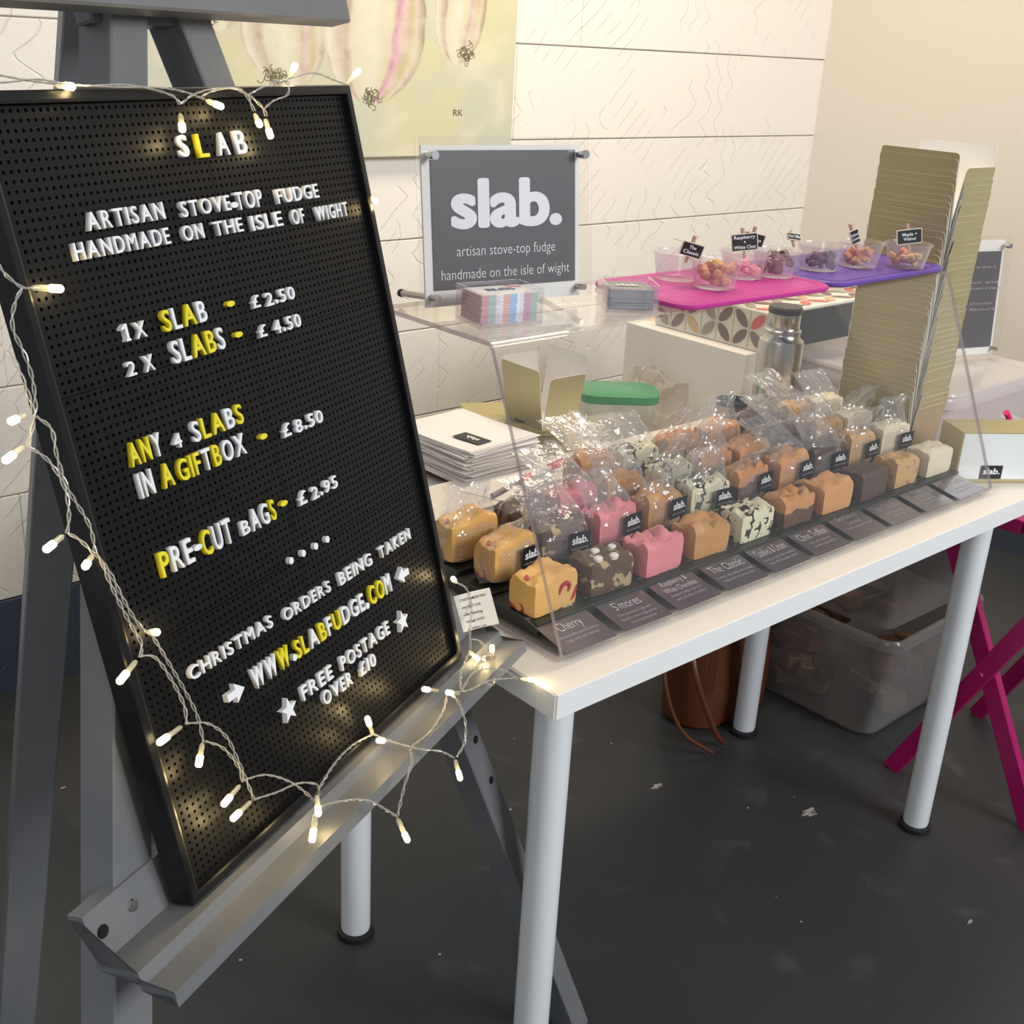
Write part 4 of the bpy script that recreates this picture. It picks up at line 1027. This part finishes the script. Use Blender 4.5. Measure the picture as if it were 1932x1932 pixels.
def mark(px_, py_, yellow=False, kind='dash'):
    c_ = onb(px_, py_, PLZ); mb = MB()
    if kind == 'dash': mb.loft([[V((.0052*math.cos(a*math.pi/6), .0024*math.sin(a*math.pi/6), z)) for a in range(12)] for z in (0, .0045)])
    if kind == 'dot': mb.loft([[V((.0032*math.cos(a*math.pi/6), .0032*math.sin(a*math.pi/6), z)) for a in range(12)] for z in (0, .0045)])
    if kind in ('right', 'left'):
        s = 1 if kind == 'right' else -1; P_ = [(-.0105, -.0032), (0, -.0032), (0, -.0085), (.0115, 0), (0, .0085), (0, .0032), (-.0105, .0032)]
        if s < 0: P_ = [(-a, b) for a, b in P_][::-1]
        mb.loft([[V((a, b, z)) for a, b in P_] for z in (0, .0055)])
    if kind == 'star': mb.loft([[V(((.0115 if k % 2 == 0 else .0048)*math.sin(k*math.pi/5), (.0115 if k % 2 == 0 else .0048)*math.cos(k*math.pi/5), z)) for k in range(10)][::-1] for z in (0, .0055)])
    o = mb.build({'dash': 'dash', 'dot': 'dot', 'right': 'arrow', 'left': 'arrow', 'star': 'star'}[kind], M_YEL if yellow else M_WHITE, lb); o.location = c_
    if yellow: o['label'] = 'yellow plastic dash'
word('S', 335, 298, 352, 298, 323, 256); word('L', 370, 299, 389, 298, 361.6, 254, 'y'); word('A', 407, 295, 428, 294, 402, 251); word('B', 442, 293, 461, 291, 438, 248)
word('ARTISAN', 159.4, 436, 305.4, 416, 155.8, 400.4); word('STOVE', 337, 411, 430, 399, 332.6, 380.4); mark(435, 388); word('TOP', 441, 398, 490, 391, 437, 364); word('FUDGE', 518, 385, 596, 375, 515, 357)
word('HANDMADE', 136, 492, 316, 463, 128.6, 458); word('ON', 340.6, 457, 379, 451, 335, 427.5); word('THE', 398.6, 446, 453, 439, 394, 418.5); word('ISLE', 470, 436.6, 528, 427.5, 467, 407.6); word('OF', 547, 425.7, 569, 422, 543.5, 396.7); word('WIGHT', 592, 418.5, 651, 408.7, 587.7, 391)
word('1', 226, 647, 240, 643, 219, 614); word('X', 250, 641, 271, 636, 243, 610); word('SLAB', 303.6, 625.7, 386, 608.7, 297, 584, 'ywyw'); mark(428, 574, True); word('£', 471, 584, 485.5, 580, 465.6, 560); word('2.50', 496, 577, 551, 567, 491, 552)
word('2', 235.5, 712, 251, 708, 230.5, 684); word('X', 267.5, 703, 286, 699, 261.8, 672); word('SLABS', 321.7, 686.6, 420, 660, 313, 643, 'wwyyw'); mark(443, 632, True); word('£', 483.7, 639.5, 498, 634, 480, 616); word('4.50', 511.6, 629.7, 562.7, 618.8, 507, 604)
word('ANY', 241.4, 880.4, 302, 860.5, 236.7, 834, 'yyw'); word('4', 322, 848, 338, 844, 318, 820); word('SLABS', 359, 832, 455, 802.7, 352.7, 792, 'wyywy')
word('IN', 261, 941.5, 287, 931, 248, 895); word('A', 303.5, 922.6, 323.7, 915, 298, 876, 'y'); word('GIFTBOX', 333, 908, 459.6, 858, 326, 865.6, 'yyywyww'); mark(490, 824, True); word('£', 528.7, 826.8, 544, 821.6, 523.5, 802); word('8.50', 552, 817, 604, 798, 548, 792)
word('PRE', 301, 1089.5, 362, 1060, 288, 1044, 'y'); mark(366, 1033); word('CUT', 380, 1050, 435, 1023.5, 371, 1002, 'y'); word('B', 451, 1011, 466, 1005, 446, 984.7); word('AGS', 470.5, 1003, 516, 979.5, 464, 962.7, 'wwy'); mark(528.7, 950, True); word('£', 559, 955, 574, 948.5, 554.6, 930); word('2.95', 583.5, 942.8, 631.4, 920.5, 580, 919)
for a in ((542.4, 1058), (565.4, 1044), (589, 1030.7), (610.7, 1017.8)): mark(*a, kind='dot')
word('CHRISTMAS', 353, 1284, 509, 1183, 346.7, 1259.7); word('ORDERS', 530, 1171, 618.5, 1117.7, 524, 1149.6); word('BEING', 635, 1103, 696.8, 1067, 629.6, 1080); word('TAKEN', 711, 1054, 768.7, 1017.7, 704, 1035)
word('WWW', 473.6, 1299.4, 543, 1257, 460.6, 1262.6, 'wwy'); mark(549, 1240, kind='dot'); word('SLABFUDGE', 553, 1240, 683.8, 1154, 546, 1206, 'yywywywww'); mark(686.7, 1143, kind='dot'); word('COM', 694, 1142, 733.6, 1116, 685, 1109, 'yyw')
word('FREE', 565, 1320.6, 623, 1280, 557.7, 1296); word('POSTAGE', 639, 1264, 730, 1196, 633.6, 1239); word('OVER', 605.5, 1331, 659.7, 1290, 598, 1307.5); word('£10', 675, 1275.7, 704, 1254, 668, 1254)
mark(435.4, 1307.5, kind='right'); mark(753, 1084, kind='left'); mark(537, 1339, kind='star'); mark(752, 1172, kind='star')

# easel ------------------------------------------------
ez = thing('easel', 'large grey painted wooden easel with a ledge, left of the table', 'easel', BLp); ez.matrix_world = BF
def L3(u_, v_, n_): return V((u_, v_, n_))
LEGN = -.052
def floor_v(u_, n_): return -(BLp.z+bn.z*n_)/bv.z
lt, ltp = (-.026-.0, 0), None
def legline(side, v_): return (-.030+.363*v_) if side < 0 else (.492-.300*v_)
for side in (-1, 1):
    vb = floor_v(0, LEGN)+.012; vt = .74
    a = L3(legline(side, vb), vb, LEGN); b = L3(legline(side, vt), vt, LEGN)
    if side > 0:                                    # right leg slopes back so it clears the table leg
        q1 = BF @ onb(1078, 1932, -.115); q0 = BF @ b; a = BFi @ (q0+(q1-q0)*((q0.z-.012)/(q0.z-q1.z)))
    lg = MB().bar(a, b, .040, .036, (1, 0, 0)).build('leg', M_EASEL, ez)
    if side > 0:
        for v_ in (-.085, -.165, -.235):
            t_ = (vt-v_)/(vt-a.y); p = b+(a-b)*t_+V((.006, 0, .0186)); MB().lathe([(.005, 0), (.005, .0006)], 14).xf(Matrix.Translation(p)).build('peg_hole', M_HOLE, lg)
    else:
        MB().lathe([(.010, 0), (.012, .004), (.012, .014), (.008, .018)], 14).xf(Matrix.Translation(L3(legline(-1, .12)+.030, .12, LEGN-.006)) @ Matrix.Rotation(math.pi/2, 4, 'Y')).build('wing_knob', M_BLKPL, lg, True)
# rear leg
apex = L3(.27, .735, -.105)
foot = BFi @ atz(22, 2025, .005); 
MB().bar(foot, apex, .046, .036, BFi.to_3x3() @ V((1, -.3, 0))).build('rear_leg', M_EASEL, ez)
MB().box(L3(.245, .735, -.090), (.12, .050, .030), bev=.002).build('hinge_block', M_EASEL, ez)
# crossbar
MB().box(L3(.245, .690, -.012), (.475, .060, .024), bev=.002).build('crossbar', M_EASEL, ez)
MB().box(L3(.235, .684, -.052), (.115, .05, .018), bev=.002).build('spacer', M_EASEL, ez)
# ledge: folded profile extruded along u
prof = [(-.046, .038), (-.046, .034), (-.034, .034), (-.031, -.007), (.006, -.007), (.008, -.018), (.0365, -.018), (.0365, -.026), (.040, -.026), (.040, -.0135), (.011, -.0135), (.009, -.0025), (-.027, -.0025), (-.031, .038)]
UL, UR = -.074, .532
lp = lambda u_: [V((u_, v_, n_)) for n_, v_ in prof]
def fan_prism(mb, P0, P1):
    n = len(P0); mb.add(P0+P1, [(i, (i+1) % n, n+(i+1) % n, n+i) for i in range(n)])
    # end caps as quads between inner and outer chain
    h = n//2
    for base in (0, n):
        for i in range(h-1):
            a, b, c_, d_ = i, i+1, n-2-i, n-1-i
            mb.add([ (P0 if base == 0 else P1)[k] for k in (a, b, c_, d_)], [(0, 1, 2, 3)])
mb = MB(); fan_prism(mb, lp(UL), lp(UR)); ledge = mb.build('ledge', M_EASEL, ez)
for (u_, s) in ((-.030, 1), (-.062, 0)):
    MB().lathe([(.0055, 0), (.0045, .0012)], 14).xf(Matrix.Translation(L3(u_, .018, -.0290))).build('screw', M_STEEL if s else M_HOLE, ledge)

# ================================================================ STRING LIGHTS
sl = thing('string_lights', 'warm white fairy lights on clear wire draped around the letter board', 'string lights', (0, 0, 0))
def pt(p):
    off = p[2] if len(p) > 2 else .006
    return BF @ onb(p[0], p[1], off)
def wire(P_):
    pts = catmull([pt(p) for p in P_], .0035)
    mb = MB(); ph = random.uniform(0, 6)
    for s in (0, math.pi):
        out = []; acc = 0
        for i, p in enumerate(pts):
            if i: acc += (p-pts[i-1]).length
            a = acc/.022*2*math.pi+s+ph; out.append(p+bu*(.0011*math.cos(a))+bn*(.0011*math.sin(a)+.001))
        mb.tube(out, .00062, 5)
    mb.build('wire', M_WIRE, sl, True)
def bulb(a, b, off=.006, off2=None, power=.022):
    A_, B_ = pt((*a, off)), pt((*b, off if off2 is None else off2)); d = (B_-A_); Ln = d.length
    if Ln > .032: A_ = B_-d.normalized()*.032; Ln = .032
    d = d.normalized(); m_ = B_-d*min(.011, Ln*.5)
    h_ = MB().tube([A_, A_+d*.002, m_-d*.001, m_], [.0012, .0022, .0022, .0028], 10).build('bulb', M_LEDH, sl, True)
    MB().tube([m_, m_+d*.001, B_-d*.0015, B_], [.0026, .0029, .0029, .0018], 10).build('led', M_LED, h_, True)
    l = D.lights.new('led_light', 'POINT'); l.energy = power; l.color = (1, .74, .34); l.shadow_soft_size = .004
    lo = D.objects.new('led_light', l); COL.objects.link(lo); lo.location = B_+d*.006+bn*.004; lo.parent = h_
for P_ in [
 [(-60, 135), (0, 143), (50, 152), (100, 158), (160, 162), (230, 160), (290, 170), (325, 182), (338, 197)],
 [(-60, 150), (0, 156), (70, 150), (130, 160), (230, 165), (290, 165), (340, 172), (372, 183), (385, 188)],
 [(338, 197), (365, 178), (400, 168), (440, 168), (470, 182), (495, 205), (500, 220)],
 [(378, 182), (400, 172), (440, 166), (462, 178), (478, 210)],
 [(497, 205), (515, 190), (540, 180), (543, 165), (535, 152), (500, 162), (465, 180)],
 [(535, 155), (545, 148)], [(545, 148), (590, 138), (630, 152), (652, 160)],
 [(-60, 420), (-20, 480), (10, 520), (40, 543), (55, 543)], [(40, 543), (25, 575), (22, 620), (45, 670), (60, 720), (65, 770), (62, 785)],
 [(-40, 610), (0, 650), (25, 680), (50, 740), (62, 790), (50, 842)],
 [(65, 785), (95, 810), (105, 860), (125, 920), (155, 970), (170, 1000), (178, 1045)],
 [(50, 842), (90, 870), (120, 920), (128, 970), (125, 1005)], [(125, 1005), (150, 1020), (175, 1045)],
 [(178, 1045), (205, 1080), (225, 1120), (250, 1165), (272, 1190), (285, 1200), (310, 1240), (345, 1300), (370, 1350), (382, 1400)],
 [(185, 1050), (210, 1110), (240, 1170), (265, 1215), (262, 1240)], [(262, 1238), (290, 1240), (320, 1280), (345, 1330), (350, 1365)],
 [(350, 1365), (390, 1365), (425, 1390), (445, 1430), (460, 1465), (478, 1510)],
 [(385, 1398), (420, 1412), (450, 1450), (455, 1475)], [(457, 1472), (500, 1462), (545, 1475), (580, 1500), (597, 1520, .03)],
 [(478, 1508), (520, 1495), (560, 1478), (595, 1480, .012), (600, 1500, .03)],
 [(600, 1488, .03), (630, 1440, .02), (665, 1405, .012), (703, 1385)],
 [(597, 1522, .045), (640, 1512, .060), (690, 1510, .060), (730, 1530, .060), (748, 1542, .060)],
 [(703, 1385), (740, 1400, .02), (790, 1413, .045), (830, 1418, .060), (855, 1430, .060)],
 [(748, 1540, .060), (762, 1480, .060), (775, 1440, .060), (772, 1412, .040)],
 [(860, 1428, .060), (875, 1400, .060), (876, 1360, .060), (862, 1322, .055), (845, 1308, .04)],
 [(775, 1408, .04), (810, 1380, .035), (835, 1340, .035), (842, 1308, .03)],
 [(843, 1305, .035), (880, 1303, .04), (920, 1285, .05), (960, 1280, .055), (975, 1280, .056)],
 [(870, 1303, .04), (890, 1270, .045), (920, 1262, .055), (950, 1265, .056), (974, 1280, .056)],
 [(868, 1300, .04), (868, 1270, .03), (880, 1240, .02), (886, 1225, .012), (885, 1190, .01), (888, 1140, .008), (878, 1110), (858, 1098)],
 [(886, 1205, .01), (905, 1210, .014), (915, 1228, .02), (912, 1245, .02)],
 [(905, 1240, .02), (920, 1236, .024), (934, 1242, .02), (925, 1250, .016), (908, 1242, .02), (918, 1232, .026), (932, 1238, .02), (936, 1256, .02)],
 [(890, 1256, .016), (895, 1262, .02), (905, 1262, .02), (915, 1250, .02)],
 [(928, 1262, .03), (930, 1290, .05), (915, 1290, .05)],
]: wire(P_)
for a in [((104, 160), (140, 164)), ((340, 214), (345, 250)), ((390, 190), (420, 202)), ((480, 214), (492, 240)), ((500, 224), (512, 262)), ((546, 146), (558, 120), -.01), ((655, 156), (678, 132), -.01), ((60, 543), (118, 545)),
  ((48, 783), (17, 797)), ((44, 843), (7, 871)), ((119, 1011), (84, 1039)), ((175, 1047), (158, 1073)), ((280, 1192), (300, 1193)), ((257, 1247), (223, 1289)), ((342, 1371), (298, 1403)), ((382, 1402), (374, 1448)), ((452, 1482), (420, 1520)), ((473, 1512), (437, 1547)),
  ((598, 1500, ), (601, 1540), .03), ((596, 1535), (588, 1590), .055), ((703, 1385), (692, 1352)), ((738, 1398), (712, 1397), .018), ((826, 1303), (798, 1300), .02), ((866, 1310), (843, 1306), .04), ((750, 1545), (770, 1588), .060), ((859, 1434), (869, 1472), .060), ((862, 1100), (853, 1090), .008),
  ((886, 1230), (903, 1245), .016), ((929, 1244), (928, 1216), .02), ((977, 1280), (1007, 1283), .056), ((700, 372), (711, 382), .004)]:
    o1 = a[2] if len(a) > 2 else .006; bulb(a[0], a[1], o1)
# care tag hanging on the wire
cent = BF @ onb(899, 1150, .012); nn = (CAM-cent); nn.z *= .3; nn.normalize()
e1 = nn.cross(V((0, 0, -1))).normalized(); e2 = nn.cross(e1).normalized()
if e1.dot(RX) < 0: e1 = -e1
e1 = (Matrix.Rotation(.30, 3, nn) @ e1); e2 = nn.cross(e1)
if e2.z > 0: e2 = -e2
tw, thh = .041, .043
ct = MB().loft([[cent+e1*(a*tw/2)+e2*(b_*thh/2)+nn*(z+.002*a*a) for a, b_ in ((-1, -1), (0, -1), (1, -1), (1, 1), (0, 1), (-1, 1))] for z in (-.0003, .0003)]).build('care_tag', M_CARDWHITE, sl)
M_INK = mat('black_ink', (.03, .03, .03), .6)
upv = -e2; 
if e1.cross(upv).dot(CAM-cent) < 0: pass
ll = ['DO NOT REMOVE THIS LABEL', 'Battery Type: 3 x AA', 'Bulb Rating', 'Voltage 4.5V', 'For indoor use']
for i, l in enumerate(ll):
    lettering(l, ct, cent+e1*(-tw/2+.003)+upv*(thh/2-.008-.0085*i)+nn*(.0006*(1 if e1.cross(upv).dot(nn) > 0 else -1)), e1, upv, .040 if i == 0 else .024, .0030, M_INK, .01, lift=.0012)

# ================================================================ UNDER TABLE / RIGHT
# brown leather handbag
hb = thing('handbag', 'brown leather handbag on the floor beneath the table, against the far leg', 'handbag', (1.160, .632, 0), 0)
mb = MB(); loops = []
for (z, w_, d_) in ((.0, .25, .13), (.012, .27, .15), (.10, .275, .155), (.20, .265, .13), (.29, .25, .09), (.33, .24, .05)): loops.append(rr(w_, d_, min(w_, d_)*.42, z, 6))
mb.loft(loops).build('bag_body', M_TAN, hb, True)
for s in (-1, 1): MB().tube(catmull([(s*.01-.09, -.03, .32), (-.07, -.06*s-.03, .40), (.0, -.07*s-.03, .43), (.07, -.06*s-.03, .40), (.09, -.03, .32)], .01), .006, 8).build('handle', M_TAN, hb, True)
MB().tube(catmull([(-.15, -.02, .30), (-.20, -.09, .20), (-.16, -.13, .06), (-.12, -.13, .012)], .01), .0065, 8).build('shoulder_strap', M_TAN, hb, True)
MB().tube(catmull([(-.15, .0, .30), (-.25, -.05, .20), (-.24, -.10, .08), (-.17, -.14, .012)], .01), .0045, 8).build('shoulder_strap', M_TAN, hb, True)
for k in range(5): MB().box((-.170+.006*k, -.105, .20), (.0045, .002, .13)).build('tassel_strand', M_TAN, hb)
MB().lathe([(.007, 0), (.008, .004), (.007, .01)], 12).xf(Matrix.Translation((-.158, -.105, .27))).build('buckle', M_STEEL, hb, True)

# magenta folding table with crossed legs
pk = thing('folding_table', 'magenta wooden folding side table with crossed legs, right edge', 'table', (1.46, .09, 0))
for sx in (-1, 1):
    x = sx*.182
    MB().bar((x, .140, .0), (x, -.155, .600), .020, .036, (1, 0, 0)).build('leg', M_MAGENTA, pk)
    MB().bar((x*.86, -.160, .0), (x*.86, .150, .600), .020, .036, (1, 0, 0)).build('leg', M_MAGENTA, pk)
    MB().lathe([(.007, -.004), (.007, 0), (.005, .003)], 14).xf(Matrix.Translation((x-.0125*1 if sx < 0 else x+.0125, -.008, .300)) @ Matrix.Rotation(-math.pi/2*1 if sx < 0 else math.pi/2, 4, 'Y')).build('bolt', M_MAGENTA, pk, True)
MB().box((0, .105, .57), (.33, .016, .034), bev=.002).build('rail', M_MAGENTA, pk)
MB().box((0, -.105, .57), (.33, .016, .034), bev=.002).build('rail', M_MAGENTA, pk)
for k in range(7): MB().box((0, -.165+.055*k, .622), (.40, .048, .030), bev=.002).build('slat', M_MAGENTA, pk)
# flakes on the floor
def flake(px_, py_, s, seed, lab):
    q = atz(px_, py_, 0); mb = MB(); n = 11
    rg = [V((math.cos(2*math.pi*k/n)*s*(.6+.6*noise.noise(V((k*.9, seed, 0)))), math.sin(2*math.pi*k/n)*s*.6*(.6+.7*noise.noise(V((k*1.3, 0, seed)))), .0)) for k in range(n)]
    mb.loft([rg, [p*.92+V((0, 0, .0016)) for p in rg]]); o = mb.build('paint_flake', M_FLAKE); o.location = (q.x, q.y, .0002); tag(o, lab, 'debris')
M_FLAKE = mat('chipped_paint', (.42, .38, .33), .7, var=(60, (.16, .13, .11), .45, .6))
flake(1528, 1532, .030, 2.2, 'largest pale paint flake on the floor, middle of the open floor')
flake(1240, 1484, .022, 5.1, 'long pale paint flake on the floor below the display table')
flake(1830, 1740, .010, 7.7, 'small pale flake on the floor right of the table leg')
flake(120, 1487, .009, 3.3, 'small pale chip on the floor between the easel legs')
